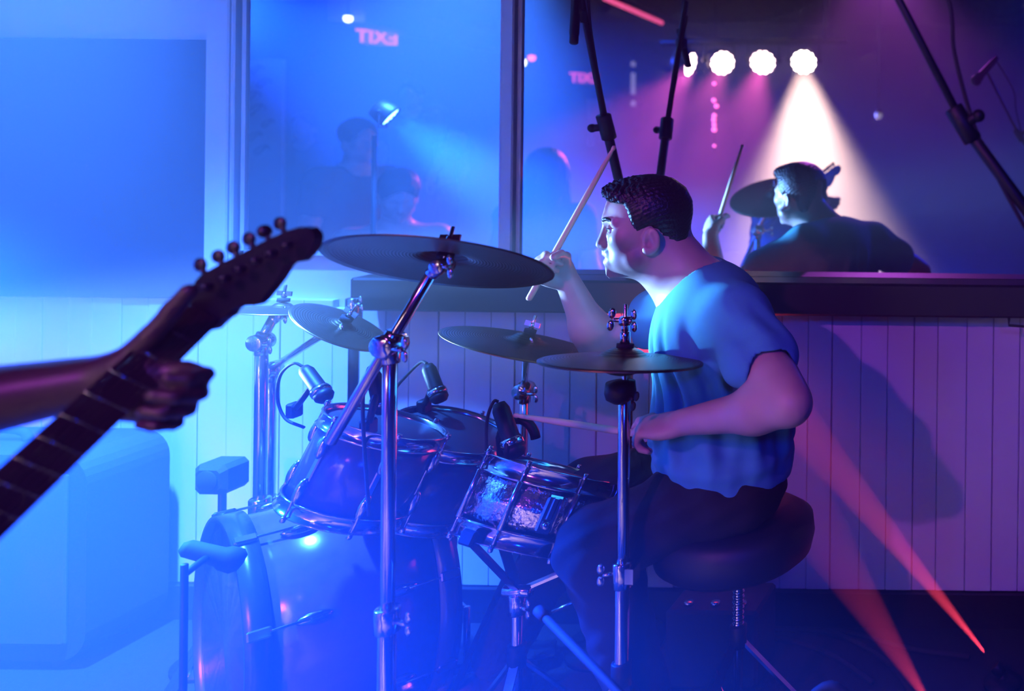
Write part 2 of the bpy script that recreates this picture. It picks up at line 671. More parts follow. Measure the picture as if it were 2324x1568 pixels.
# ledge below the mirror
lz1, lz0 = P(1700, 641, 2.5).z, P(1700, 716, 2.5).z
lx0 = P(792, 650, 2.5).x
led = struct('trim_1', MB().box(((lx0 + 1.88) / 2, (2.5 + WALL) / 2, (lz1 + lz0) / 2), (1.88 - lx0, WALL - 2.5, lz1 - lz0), bev=.006), DARKW)
tag(led, 'black wooden ledge running under the long wall mirror', 'ledge')
g = MB()
for sx in (2290,):
    a, b = P(sx, 722, 2.49), P(2340, 726, 2.49)
    g.tube([a, a + Vector((0, 0, -.02)), b + Vector((0, 0, -.02)), b], .004, 8)
g.build('bracket', BLACKM, led)

# mirrors
mt = ZC - .35


def mirror(x0, x1, zb, label):
    t = thing('wall_mirror', ((x0 + x1) / 2, WALL, zb), label, 'mirror')
    MB().box(((x0 + x1) / 2, WALL + .0055, (zb + mt) / 2), (x1 - x0, .011, mt - zb)).build('glass', mirror_m, t)
    e = .012
    fr = MB()
    for (cx, cz, sx, sz) in (((x0 + x1) / 2, zb + e / 2, x1 - x0, e), ((x0 + x1) / 2, mt - e / 2, x1 - x0, e),
                             (x0 + e / 2, (zb + mt) / 2, e, mt - zb), (x1 - e / 2, (zb + mt) / 2, e, mt - zb)):
        fr.box((cx, WALL - .003, cz), (sx, .008, sz))
    fr.build('edge_strip', PAINT, t)
    return t


mirror(P(552, 300, WALL).x, P(1146, 300, WALL).x, P(640, 578, WALL).z, 'tall wall mirror between the white post and the narrow white strip')
mirror(P(1176, 300, WALL).x, 1.8, P(1700, 650, WALL).z, 'long wall mirror above the black ledge reflecting the drummer')
# white post left of the mirrors, narrow strip between them
a, b = P(484, 300, WALL).x, P(551, 300, WALL).x
pst = struct('trim_2', MB().box(((a + b) / 2 - .004, WALL - .012, (zt_l + ZC) / 2), (b - a - .02, .046, ZC - zt_l), bev=.004), PAINT)
pst.data.materials[0] = PAINT
MB().box((b - .012, WALL - .008, (zt_l + ZC) / 2), (.014, .035, ZC - zt_l), bev=.004).build('moulding', PAINT, pst)
tag(pst, 'white painted post with moulding between dark panel and mirror', 'trim')
a, b = P(1147, 300, WALL).x, P(1175, 300, WALL).x
tag(struct('trim_3', MB().box(((a + b) / 2, WALL - .008, (P(1160, 640, WALL).z + ZC) / 2), (b - a, .036, ZC - P(1160, 640, WALL).z), bev=.004), PAINT),
    'narrow white strip between the two wall mirrors', 'trim')
# dark flat panel left
p0, p1 = P(484, 92, WALL), P(200, 672, WALL)
dp = thing('wall_panel', (-4.6, WALL, p1.z), 'large dark flat panel on the wall left of the white post', 'panel')
MB().box(((-5.9 + p0.x) / 2, WALL - .004, (p0.z + p1.z) / 2), (p0.x + 5.9, .03, p0.z - p1.z), bev=.003).build('board', DARKP, dp)

# ================================================================== stage lamps
LENSW = mat('led_lens_white', (0.9, 0.9, 0.9), 0.3, emit=(1.0, 0.80, 0.72), estr=38)
LENSP = mat('led_lens_pink', (0.9, 0.6, 0.7), 0.3, emit=(1.0, 0.62, 0.66), estr=26)
LENSB = mat('led_lens_blue', (0.4, 0.6, 0.9), 0.3, emit=(0.15, 0.4, 1.0), estr=12)
LENSR = mat('led_lens_red', (0.9, 0.1, 0.1), 0.3, emit=(1.0, 0.12, 0.13), estr=14)


def par_can(loc, d, rad, lens, label, group=None, nled=19, bracket='up', cat='stage light', name='led_par_can'):
    """short black can, ring, led lenses, yoke with knobs"""
    loc, d = Vector(loc), Vector(d).normalized()
    t = thing(name, loc, label, cat, group)
    Lb = rad * 1.25
    MB().lathe([(rad * .55, -Lb), (rad * .80, -Lb * .9), (rad * .98, -Lb * .35), (rad, -.002), (rad, .008), (rad * .93, .010), (rad * .93, -.004), (rad * .3, -.006), (0, -.006)],
               loc, d, 32, xhint=(0, 0, 1) if abs(d.z) < .9 else (1, 0, 0)).build('can', BLACKM, t)
    F = frame(d, (0, 0, 1) if abs(d.z) < .9 else (1, 0, 0))
    spots = [(0, 0)] + [(.36, k * 60) for k in range(6)] + [(.72, k * 30 + 15) for k in range(12)]
    lr = rad * .165
    first = None
    for (rr, an) in spots[:nled]:
        c = loc + F @ Vector((rr * rad * math.cos(R(an)), rr * rad * math.sin(R(an)), 0))
        if first is None:
            first = MB().lathe([(lr, -.004), (lr, .002), (lr * .7, .005), (0, .006)], (0, 0, 0), (0, 0, 1), 12)
            o = link_mesh('led', np.array([list(F @ Vector(v)) for v in first.v]) + np.array(c), first.f, lens, t, False)
            base = o
            c0 = c
        else:
            o = base.copy()
            COL.objects.link(o)
            o.location = c - c0
            WL[o] = WL[base]
    if bracket:
        s_ = 1 if bracket == 'up' else -1
        x = F @ Vector((0, 1, 0))
        pts = [loc - d * Lb * .45 + x * rad * 1.12, loc - d * Lb * .45 + x * rad * 1.12 + Vector((0, 0, s_ * rad * 1.3)),
               loc - d * Lb * .45 - x * rad * 1.12 + Vector((0, 0, s_ * rad * 1.3)), loc - d * Lb * .45 - x * rad * 1.12]
        MB().tube(pts, rad * .07, 8).build('yoke', BLACKM, t)
        for q in (1, -1):
            MB().cyl(loc - d * Lb * .45 + x * rad * .97 * q, loc - d * Lb * .45 + x * rad * 1.30 * q, rad * .13).build('knob', BLACKM, t)
    return t


aimp = Vector((-0.85, 2.1, 0.95))
names4 = ('glowing pink led stage light farthest along the bar from the white one',
          'glowing pink led stage light second from the end of the bar',
          'glowing pink led stage light next to the white beam',
          'brightest led stage light throwing the pale warm beam')
for k, (loc, yaw, colr, pw, ang) in enumerate(PARS):
    d = (aimp - loc).normalized()
    dl = Matrix.Rotation(yaw, 3, 'Z') @ d
    par_can(loc, dl, .098, LENSW if k == 3 else LENSP, names4[k], 'led lights on the bar facing the stage')
    tgt = (Vector((-2.9, .5, .7)), Vector((-2.4, .2, .6)), Vector((-2.0, .2, .5)), Vector((-1.35, .0, 0)))[k]
    spot('par_beam', loc + dl * .03, tgt, colr, pw, ang, 0.55 if k < 3 else 1.0, 0.05)
bx0, bx1 = PARS[0][0] + Vector((-.25, -.08, .17)), PARS[3][0] + Vector((.3, -.08, .17))
t = thing('lighting_bar', bx0, 'black pipe hung from the ceiling carrying the led lights', 'bar')
MB().cyl(bx0, bx1, .024).build('pipe', BLACKM, t)
for q in (.12, .88):
    c = bx0.lerp(bx1, q)
    MB().cyl(c, Vector((c.x, c.y, ZC)), .012).build('hanger', BLACKM, t)

par_can(FILL_LAMP, FILL_AIM - FILL_LAMP, .12, LENSB, 'added blue fill light hung by the dark side wall')
par_can(OVER_LAMP, OVER_AIM - OVER_LAMP, .10, LENSP, 'magenta led light hung high over the audience')
par_can(BLUE_LAMP, BLUE_AIM - BLUE_LAMP, .048, LENSB, 'blue led wash light standing beside the stage near the guitar player', bracket='down')
par_can(KEY_LAMP, KEY_AIM - KEY_LAMP, .08, LENSB, 'small cyan led light standing by the wall beyond the cabinet', bracket='down')
par_can(TOP_LAMP, TOP_AIM - TOP_LAMP, .11, LENSB, 'blue led light on the ceiling pointing straight down')
par_can(HAZE_FILL, HAZE_FILL_AIM - HAZE_FILL, .11, LENSB, 'added blue haze fill light hung high over the audience')
for nm, L_, A_ in (('stand for the blue wash light near the guitar player', BLUE_LAMP, BLUE_AIM), ('stand for the cyan light by the wall', KEY_LAMP, KEY_AIM)):
    t = thing('lamp_stand', (L_.x, L_.y, 0), 'short black ' + nm, 'stand')
    c = Vector((L_.x, L_.y, L_.z - .115)) - (A_ - L_).normalized() * .06
    MB().cyl((c.x, c.y, .03), c, .009).build('pole', BLACKM, t)
    MB().lathe([(.17, 0), (.17, .012), (.03, .03), (.0, .03)], (c.x, c.y, 0.001), (0, 0, 1), 28).build('base', BLACKM, t)
for nm, L_ in (('blue light over the dark panel', TOP_LAMP), ('added blue haze light over the audience', HAZE_FILL), ('magenta light over the audience', OVER_LAMP), ('added blue fill light by the side wall', FILL_LAMP)):
    t = thing('lamp_hanger', (L_.x, L_.y, L_.z + .2), 'black ceiling rod holding the ' + nm, 'hanger')
    MB().cyl((L_.x, L_.y, min(L_.z + .145, ZC - .05)), (L_.x, L_.y, ZC), .014).build('rod', BLACKM, t)
    MB().cyl((L_.x, L_.y, ZC - .02), (L_.x, L_.y, ZC), .06).build('plate', BLACKM, t)

for k, (loc, tgt, pw, ang) in enumerate(PINS):
    d = (tgt - loc).normalized()
    pt = par_can(loc, d, .017 if k == 0 else .03, LENSR, ('tiny red pin spot on the stage floor throwing the narrow beam', 'red floor light throwing the wider dim beam')[k],
            nled=7, bracket=None, name='pin_spot', cat='stage light')
    spot('pin_beam', loc + d * .014 - d * .0, tgt, RED, pw, ang, 0.25, 0.004)
    q = loc - d * .02
    MB().lathe([(.05, 0), (.05, .010), (.02, .018), (.009, .022), (.009, max(.03, q.z - .010))], (q.x, q.y, .001), (0, 0, 1), 20).build('foot', BLACKM, pt)
# ---- END ROOM
# ================================================================== drum kit
def nrm(ax, ay):
    """normal tipped ax degrees away from the camera and ay degrees to the right"""
    return Vector((math.sin(R(ay)), math.sin(R(ax)), math.cos(R(ax)) * math.cos(R(ay)))).normalized()


def cymbal(c, n, rad, label, name='cymbal', bow=.055, bell=.16, inv=False, cat='cymbal'):
    c, n = Vector(c), Vector(n).normalized()
    up, dn = [], []
    th = .0012
    pr = []
    for k in range(15):
        r = rad * (1 - k / 14)
        z = bow * rad * 2 * (1 - (r / rad) ** 2) * .6
        br = bell * rad * 1.35
        if r < br:
            z += rad * .10 * math.sqrt(max(0, 1 - (r / br) ** 2))
        pr.append((max(r, .004), z))
    zc = pr[-1][1]
    prof = [(r, z - zc) for r, z in pr] + [(r, z - zc - th * 1.5) for r, z in reversed(pr)]
    if inv:
        prof = [(r, -z) for r, z in prof]
    c = c + n * (-zc if inv else zc)                 # c came in as the centre of the rim
    mb = MB().lathe(prof, c, n, 72, close=True)
    o = mb.build(name, BRONZE)
    # object space centred on the cymbal so that the turning rings follow it
    F = frame(n).to_4x4()
    Mx = Matrix.Translation(c) @ F
    inv_ = (Mx.inverted() @ Matrix.Translation(o.location))
    o.data.transform(inv_)
    o.matrix_world = Mx
    tag(o, label, cat)
    return c


def tilter(mb_parent, c, n, label=None):
    """wing nut, felts and sleeve above and below a cymbal"""
    n = Vector(n).normalized()
    MB().cyl(c - n * .030, c + n * .045, .0035).build('rod', CHROME, mb_parent)
    MB().lathe([(.014, .0015), (.014, .010), (.006, .011), (.006, .0015)], c, n, 20, close=True).build('felt', BLACKC, mb_parent)
    MB().lathe([(.014, -.014), (.014, -.005), (.006, -.005), (.006, -.014)], c, n, 20, close=True).build('felt', BLACKC, mb_parent)
    x = frame(n) @ Vector((1, 0, 0))
    w_ = MB().cyl(c + n * .012, c + n * .026, .0065)
    for s_ in (1, -1):
        w_.box(c + n * .023 + x * .012 * s_, (.014, .004, .012), frame(n))
    w_.build('wing_nut', CHROME, mb_parent)


def wing_bolt(mb, c, d, L=.03):
    """a wing screw sticking out of a clamp"""
    c, d = Vector(c), Vector(d).normalized()
    mb.cyl(c, c + d * L, .0045)
    F = frame(d, (0, 0, 1) if abs(d.z) < .9 else (1, 0, 0))
    for s_ in (1, -1):
        mb.ball(c + d * (L + .004) + F @ Vector((.012 * s_, 0, 0)), .010, (1.1, .35, .7), F, 10, 6)
    return mb


def tripod(par, x, y, zc, spread=.26, a0=20, z_top=.34, br=True):
    """three splayed legs with braces and rubber feet"""
    for k in range(3):
        a = R(a0 + 120 * k)
        d = Vector((math.cos(a), math.sin(a), 0))
        foot = Vector((x, y, .012)) + d * spread
        top = Vector((x, y, z_top))
        lg = MB().box((top + foot) / 2, ((foot - top).length, .018, .006), frame(Vector((0, 0, 1)).cross(d).cross(foot - top), foot - top))
        o = lg.build('leg', CHROME, par)
        MB().ball(foot, .014, (1.3, 1, .85)).build('rubber_foot', RUBBER, o)
        if br:
            mid = top.lerp(foot, .55)
            c = Vector((x, y, z_top * .32))
            MB().cyl(c, mid, .005, seg=8).build('brace', CHROME, par)
    MB().cyl((x, y, z_top - .025), (x, y, z_top + .025), .019).build('leg_collar', BLACKM, par)


def boom_stand(base, elbow, tip, n, label, m=CHROME, back=.16, tube_r=.0115, up_r=.0095):
    """straight chrome stand: tripod, two tubes, clamp, boom arm and cymbal tilter"""
    bx, by = base
    t = thing('cymbal_stand', (bx, by, 0), label, 'cymbal stand')
    elbow, tip = Vector(elbow), Vector(tip)
    zj = elbow.z * .52
    tripod(t, bx, by, 0)
    MB().cyl((bx, by, .06), (bx, by, zj), tube_r + .003).build('lower_tube', m, t)
    c = wing_bolt(MB().cyl((bx, by, zj - .02), (bx, by, zj + .025), tube_r + .009), (bx + tube_r, by, zj), (1, -.3, 0))
    c.build('height_clamp', m, t)
    MB().cyl((bx, by, zj), elbow - Vector((0, 0, .012)), tube_r).build('upper_tube', m, t)
    d = (tip - elbow).normalized()
    q = wing_bolt(MB().cyl(elbow + Vector((0, -.026, 0)), elbow + Vector((0, .022, 0)), .021), elbow + Vector((.012, -.018, -.004)), (1, -.35, .05), .034)
    q.cyl(elbow - Vector((0, 0, .035)), elbow, .0155)
    q.cyl(elbow - d * .024 + Vector((0, -.004, 0)), elbow + d * .024 + Vector((0, -.004, 0)), .017)
    q.build('boom_clamp', m, t)
    MB().cyl(elbow - d * back + Vector((0, -.004, 0)), tip - d * .03 + Vector((0, -.004, 0)), up_r).build('boom_arm', m, t)
    q = wing_bolt(MB().cyl(tip + Vector((0, -.02, 0)) - Vector(n) * .03, tip + Vector((0, .018, 0)) - Vector(n) * .03, .014), tip - Vector(n) * .03 + Vector((.01, -.014, 0)), (1, -.4, .1), .014)
    q.cyl(tip - d * .05 + Vector((0, -.004, 0)), tip - Vector(n) * .03, .0125)
    q.build('tilter', m, t)
    tilter(t, tip, n)
    return t


# crash, underside towards us
nC = nrm(23.3, -1.3)
crC = cymbal(P(1006, 598, 1.62), nC, .182, 'large crash cymbal seen from below in front of the drummer', 'crash_cymbal')
elb = P(886, 781, 1.60)
boom_stand((elb.x, elb.y), elb, crC - nC * .004, nC, 'chrome boom stand holding the large crash cymbal', back=.19)

# hi-hat
nH = nrm(8.0, 3.5)
hhC = cymbal(P(1414, 820, 1.75), nH, .150, 'upper hi-hat cymbal in front of the teal shirt', 'hi_hat_cymbal', bow=.075, bell=.19)
cymbal(P(1414, 820, 1.75) - nH * .003, nH, .150, 'lower inverted hi-hat cymbal sitting on the chrome stand', 'hi_hat_cymbal', bow=.055, bell=.19, inv=True)
hb = P(1413, 1300, 1.752)
t = thing('hi_hat_stand', (hhC.x, hhC.y, 0), 'chrome hi-hat stand with clutch and pedal before the drummer', 'hi-hat stand')
up = Vector((0, 0, 1))
MB().cyl(hhC + up * .085, (hhC.x, hhC.y, .12), .0035).build('pull_rod', CHROME, t)
q = MB().cyl(hhC + up * .004, hhC + up * .030, .0095).cyl(hhC + up * .030, hhC + up * .046, .0075)
wing_bolt(q, hhC + up * .052, (-1, -.2, .12), .022)
wing_bolt(q, hhC + up * .052, (1, -.25, .05), .016)
q.cyl(hhC + up * .043, hhC + up * .060, .0125)
q.build('clutch', CHROME, t)
MB().lathe([(.016, -.003), (.016, .006), (.005, .006), (.005, -.003)], hhC, nH, 20, close=True).build('felt', BLACKC, t)
cb = P(1414, 820, 1.75) - nH * .036
MB().lathe([(.012, -.046), (.026, -.036), (.029, -.024), (.027, -.004), (.006, -.001), (.0, -.001)], cb, (0, 0, 1), 28).build('cup', BLACKM, t)
wing_bolt(MB(), cb + Vector((.024, -.01, -.03)), (.7, -.4, -.4), .012).build('tilt_screw', BLACKM, t)
MB().cyl((hhC.x, hhC.y, hb.z - .01), (hhC.x, hhC.y, cb.z - .04), .0112).build('upper_tube', CHROME, t)
q = MB().cyl((hhC.x, hhC.y, hb.z - .03), (hhC.x, hhC.y, hb.z + .022), .019)
wing_bolt(q, (hhC.x - .016, hhC.y - .006, hb.z), (-1, -.35, 0), .018)
q.box((hhC.x + .018, hhC.y, hb.z - .002), (.02, .03, .03))
q.build('height_clamp', CHROME, t)
MB().cyl((hhC.x, hhC.y, .05), (hhC.x, hhC.y, hb.z - .02), .0135).build('lower_tube', CHROME, t)
tripod(t, hhC.x, hhC.y, 0, .25, 75, .36)
pd = MB().box((hhC.x + .13, hhC.y + .03, .075), (.26, .085, .012), Matrix.Rotation(R(12), 3, 'Y'), bev=.004)
pd.box((hhC.x + .26, hhC.y + .03, .022), (.03, .09, .04)).box((hhC.x + .02, hhC.y + .03, .02), (.05, .11, .03))
pd.build('pedal', BLACKM, t)

# ride behind the hi-hat
nR = nrm(9, 14)
rdC = cymbal(P(1192, 784, 2.18), nR, .185, 'dark ride cymbal behind the hi-hat by the white boards', 'ride_cymbal')
e2 = P(1190, 885, 2.37)
boom_stand((e2.x, e2.y), e2, rdC, nR, 'stand under the dark ride cymbal behind the toms', back=.05, tube_r=.010, up_r=.008)

# two cymbals and stand at far side of the kit
n1 = nrm(6, 3)
c1 = cymbal(P(640, 704, 2.30), n1, .112, 'pale hazy cymbal beside the guitar headstock', 'splash_cymbal', bow=.07)
n2 = nrm(8, 31)
c2 = cymbal(P(773, 742, 2.20), n2, .112, 'tilted hazy cymbal next to the pale one above the rack tom', 'crash_cymbal')
e1 = P(594, 775, 2.27)
boom_stand((e1.x, e1.y), e1, c1, n1, 'hazy chrome stand under the pale cymbal', back=.02, tube_r=.014, up_r=.011)
e3 = P(615, 838, 2.42)
t3 = boom_stand((e3.x, e3.y), e3, c2, n2, 'hazy chrome boom stand under the tilted cymbal', back=.05, tube_r=.013, up_r=.009)
# thin pole with clamp behind the tilted cymbal
p0 = P(803, 700, 2.46)
t = thing('pole_stand', (p0.x, p0.y, 0), 'thin dark pole with a clamp behind the tilted cymbal', 'stand')
MB().cyl((p0.x, p0.y, .02), p0, .012).build('pole', BLACKM, t)
q = MB().cyl(p0 - up * .03, p0 + up * .03, .020)
wing_bolt(q, p0 + Vector((.012, -.012, .012)), (1, -.3, .2), .02)
wing_bolt(q, p0 + Vector((.012, -.012, -.04)), (.7, -.5, -.2), .015)
q.build('clamp', CHROME, t)
MB().lathe([(.13, 0), (.13, .014), (.02, .03), (.0, .03)], (p0.x, p0.y, .001), up, 28).build('base', BLACKM, t)


def drum(name, c, n, rad, h, label, shell, nl=8, a0=0, hoop=CHROME, tube_lug=False, hoop_h=.026, bead=False, cat='drum', hooprad=.010, xh=(1, 0, 0)):
    """shell, two hoops, two heads, lugs and tension rods; c is the centre"""
    c, n = Vector(c), Vector(n).normalized()
    t = thing(name, c - n * h / 2, label, cat)
    F = frame(n, xh)
    if bead:
        pr = [(rad, -h / 2), (rad, -.010), (rad + .003, -.005), (rad + .003, .005), (rad, .010), (rad, h / 2)]
    else:
        pr = [(rad, -h / 2), (rad, 0), (rad, h / 2)]
    MB().lathe(pr, c, n, 64, xhint=xh).build('shell', shell, t)
    for s_ in (1, -1):
        z = s_ * h / 2
        o = MB().lathe([(rad + .004, z - s_ * hoop_h * .75), (rad + hooprad, z - s_ * hoop_h * .72), (rad + hooprad - .002, z - s_ * hoop_h * .55), (rad + .006, z - s_ * hoop_h * .5),
                        (rad + .006, z + s_ * hoop_h * .3), (rad + hooprad, z + s_ * hoop_h * .38), (rad + hooprad - .001, z + s_ * hoop_h * .46), (rad + .002, z + s_ * hoop_h * .42)],
                       c, n, 64, close=True, xhint=xh).build('hoop', hoop, t)
        MB().lathe([(0, z + s_ * .001), (rad - .002, z + s_ * .001), (rad + .004, z - s_ * .003)], c, n, 48, xhint=xh).build('drum_head', HEADM, t)
    for k in range(nl):
        a = R(a0 + 360 * k / nl)
        rr = rad + .011
        ca, sa = math.cos(a), math.sin(a)

        def q(r, z):
            return c + F @ Vector((r * ca, r * sa, z))
        if tube_lug:
            lg = MB().cyl(q(rr, -h * .36), q(rr, h * .36), .0062)
            for z in (-.30, .30):
                lg.cyl(q(rad - .001, h * z), q(rr, h * z), .006)
        else:
            Fb = Matrix((F @ Vector((ca, sa, 0)), F @ Vector((-sa, ca, 0)), n)).transposed()
            lg = MB()
            lg.box(q(rad + .0025, 0), (.006, .012, h * .7), Fb, bev=.002)
            for z in (-.26, .26):
                lg.ball(q(rad + .006, h * z), .014, (.8, .75, 1.9), Fb, 12, 8)
        lo = lg.build('lug', CHROME, t)
        for s_ in (1, -1):
            rd = MB()
            rd.cyl(q(rr, s_ * h * .28), q(rr, s_ * (h / 2 + hoop_h * .30)), .0028, seg=8)
            rd.cyl(q(rr, s_ * (h / 2 + hoop_h * .30)), q(rr, s_ * (h / 2 + hoop_h * .75)), .0052, seg=8)
            rd.build('tension_rod', CHROME, lo)
    return t


nT1 = nrm(14, 18)
tom1 = drum('rack_tom', P(875, 967, 1.92) - nT1 * .088, nT1, .112, .175, 'glossy rack tom behind the crash stand', WRAP, 6, 18)
nT2 = nrm(6, 22)
tom2 = drum('rack_tom', P(1030, 983, 2.12) - nT2 * .090, nT2, .122, .18, 'rack tom next to the snare drum', WRAP, 6, 40)
nS = nrm(23, 13)
snare = drum('snare_drum', P(1255, 1071, 1.98) - nS * .070, nS, .138, .135, 'hammered chrome snare drum with tube lugs', HAMMER, 8, 8, tube_lug=True, bead=True, hoop_h=.030)
# throw-off and butt plate on the snare
F = frame(nS)
for a_, nm in ((R(-52), 'strainer'), (R(128), 'butt_plate')):
    d = F @ Vector((math.cos(a_), math.sin(a_), 0))
    c = WL[snare] + nS * .0675 + d * .146
    rot = Matrix((d, nS.cross(d), nS)).transposed()
    q = MB().box(c, (.014, .032, .075), rot, bev=.004).box(c + d * .010 + nS * .012, (.008, .012, .045), rot, bev=.002)
    q.cyl(c + d * .012 - nS * .02, c + d * .024 - nS * .02, .008)
    q.build(nm, CHROME, snare)
# snare stand
sc_ = WL[snare]
b0 = sc_ - nS * .03
t = thing('snare_stand', (b0.x, b0.y, 0), 'chrome basket stand under the hammered snare drum', 'drum stand')
zb = b0.z - .085
MB().cyl((b0.x, b0.y, .06), (b0.x, b0.y, zb), .0115).build('tube', CHROME, t)
q = MB().cyl((b0.x, b0.y, zb - .05), (b0.x, b0.y, zb - .005), .018)
wing_bolt(q, (b0.x + .014, b0.y - .01, zb - .03), (1, -.5, 0), .018)
q.cyl((b0.x - .03, b0.y, zb), (b0.x + .03, b0.y, zb), .013)
q.build('basket_clamp', CHROME, t)
for k in range(3):
    a = R(-100 + 120 * k)
    d = F @ Vector((math.cos(a), math.sin(a), 0))
    e = sc_ + d * .148 - nS * .014
    o = MB().box((Vector((b0.x, b0.y, zb)) + e) / 2, ((e - Vector((b0.x, b0.y, zb))).length, .020, .006), frame((e - Vector((b0.x, b0.y, zb))).cross(up).cross(e - Vector((b0.x, b0.y, zb))), e - Vector((b0.x, b0.y, zb)))).build('basket_arm', CHROME, t)
    rot = Matrix((d, nS.cross(d), nS)).transposed()
    MB().box(e + d * .012 + nS * .008, (.014, .035, .03), rot, bev=.004).build('grip', RUBBER, o)
tripod(t, b0.x, b0.y, 0, .24, 40, .30)

# bass drum, lying, front turned towards us
pl = P(600, 1440, 1.62)
phi = R(52)
ax = Vector((-math.cos(phi), -math.sin(phi), .02)).normalized()
LB, RB = .356, .262
side = Vector((math.sin(phi), -math.cos(phi), 0))
cF = Vector((-1.81, 1.95, RB + .035))
bdc = cF - ax * LB / 2
t = thing('bass_drum', (bdc.x, bdc.y, 0.0), 'large bass drum lost in blue haze under the toms', 'drum')
Fx = (0, 0, 1)
MB().lathe([(RB, -LB / 2), (RB, 0), (RB, LB / 2)], bdc, ax, 72, xhint=Fx).build('shell', WRAP, t)
for s_ in (1, -1):
    z = s_ * LB / 2
    MB().lathe([(RB + .001, z - s_ * .03), (RB + .013, z - s_ * .03), (RB + .013, z + s_ * .014), (RB + .001, z + s_ * .014)], bdc, ax, 72, close=True, xhint=Fx).build('hoop', WOODHOOP, t)
    MB().lathe([(0, z), (RB - .01, z), (RB, z - s_ * .003)], bdc, ax, 64, xhint=Fx).build('drum_head', HEADM, t)
Fb = frame(ax, Fx)
for k in range(8):
    a = R(22.5 + 45 * k)
    d = Fb @ Vector((math.cos(a), math.sin(a), 0))
    rot = Matrix((d, ax.cross(d), ax)).transposed()
    for s_ in (1, -1):
        lo = MB().ball(bdc + d * (RB + .006) + ax * s_ * LB * .22, .016, (.8, .8, 2.1), rot, 12, 8).build('lug', CHROME, t)
        q = MB().cyl(bdc + d * (RB + .016) + ax * s_ * LB * .25, bdc + d * (RB + .016) + ax * s_ * (LB / 2 + .004), .003, seg=8)
        q.box(bdc + d * (RB + .016) + ax * s_ * (LB / 2 - .008), (.010, .022, .040), rot, bev=.003)
        q.build('claw', CHROME, lo)
for s_ in (1, -1):
    a0_ = bdc + side * s_ * RB * .85 + ax * .12 + Vector((0, 0, -RB * .45))
    MB().cyl(a0_, Vector((a0_.x, a0_.y, .006)) + side * s_ * .10 + ax * .10, .008).build('spur', CHROME, t)
# tom holder on the bass drum
th = MB().cyl(bdc + Vector((0, 0, RB - .02)), bdc + Vector((.02, .02, RB + .10)), .014)
MB().cyl(bdc + Vector((0, 0, RB - .004)), bdc + Vector((0, 0, RB + .012)), .035).build('holder_plate', CHROME, t)
th.build('tom_post', CHROME, t)
# kick pedal
kp = bdc - ax * (LB / 2 + .10)
t = thing('kick_pedal', (kp.x, kp.y, 0), 'bass drum pedal behind the hi-hat stand', 'pedal')
MB().box((kp.x + .08, kp.y + .03, .05), (.28, .085, .012), Matrix.Rotation(R(28), 3, 'Z') @ Matrix.Rotation(R(8), 3, 'Y'), bev=.004).build('footboard', BLACKM, t)
q = MB()
for s_ in (1, -1):
    q.cyl((kp.x + side.x * .05 * s_, kp.y + side.y * .05 * s_, .0), (kp.x + side.x * .05 * s_, kp.y + side.y * .05 * s_, .21), .008)
q.cyl((kp.x + side.x * .055, kp.y + side.y * .055, .2), (kp.x - side.x * .055, kp.y - side.y * .055, .2), .007)
q.build('frame', CHROME, t)
q = MB().cyl((kp.x, kp.y, .2), (kp.x - .03, kp.y - .01, .36), .004).cyl((kp.x - .05, kp.y - .02, .36), (kp.x - .01, kp.y - .002, .36), .022)
q.build('beater', RUBBER, t)

# microphones clipped to the drums
def clip_mic(c, d, L, r, hoop_pt, label, cable=None, group=None, yoke=True):
    """short dark drum microphone on a clip, with grille, collar and cable"""
    c, d = Vector(c), Vector(d).normalized()
    t = thing('drum_microphone', hoop_pt, label, 'microphone', group)
    e = c + d * L
    MB().lathe([(r * .55, 0), (r * .8, L * .12), (r * .85, L * .62), (r, L * .68)], c, d, 20).build('body', BLACKM, t)
    MB().lathe([(r * 1.02, L * .66), (r * 1.1, L * .72), (r * 1.1, L * .78), (r, L * .80)], c, d, 20).build('collar', CHROME, t)
    MB().lathe([(r, L * .79), (r * 1.02, L * .9), (r * .7, L * .99), (0, L * 1.02)], c, d, 20).build('grille', BLACKM, t)
    m_ = c + d * L * .45
    MB().tube(curve_pts([m_, (m_ + Vector(hoop_pt)) / 2 + Vector((.012, -.018, .0)), Vector(hoop_pt)], 10), .0065, 8).build('clip_arm', BLACKM, t)
    MB().box(Vector(hoop_pt), (.022, .03, .034), bev=.004).build('clip', BLACKM, t)
    if cable:
        MB().tube(curve_pts([c - d * .004] + cable, 30), .0034, 8).build('cable', RUBBER, t)
    return t


clip_mic(P(846, 842, 1.83), P(868, 935, 1.86) - P(846, 842, 1.83), .10, .017, P(836, 968, 1.83), 'dark microphone clipped upright to the glossy rack tom',
         [P(836, 838, 1.83), P(824, 900, 1.82), P(826, 1000, 1.80), P(838, 1170, 1.78)])
clip_mic(P(690, 835, 2.05), P(745, 912, 2.02) - P(690, 835, 2.05), .105, .019, P(668, 930, 2.06), 'hazy microphone beside the chrome stand with a looping cable',
         [P(665, 825, 2.05), P(636, 852, 2.06), P(630, 905, 2.07), P(648, 950, 2.07), P(690, 970, 2.06)])
clip_mic(P(970, 828, 2.16), P(998, 905, 2.14) - P(970, 828, 2.16), .10, .019, P(962, 922, 2.16), 'microphone on the far rim of the second rack tom',
         [P(955, 822, 2.17), P(925, 850, 2.18), P(896, 885, 2.19), P(880, 930, 2.2)])
sm = clip_mic(P(1132, 915, 1.93), P(1168, 1020, 1.91) - P(1132, 915, 1.93), .125, .021, P(1150, 1052, 1.90), 'large dark microphone at the rim of the snare drum',
              [P(1120, 912, 1.93), P(1106, 950, 1.94), P(1104, 1010, 1.95), P(1108, 1100, 1.93)])
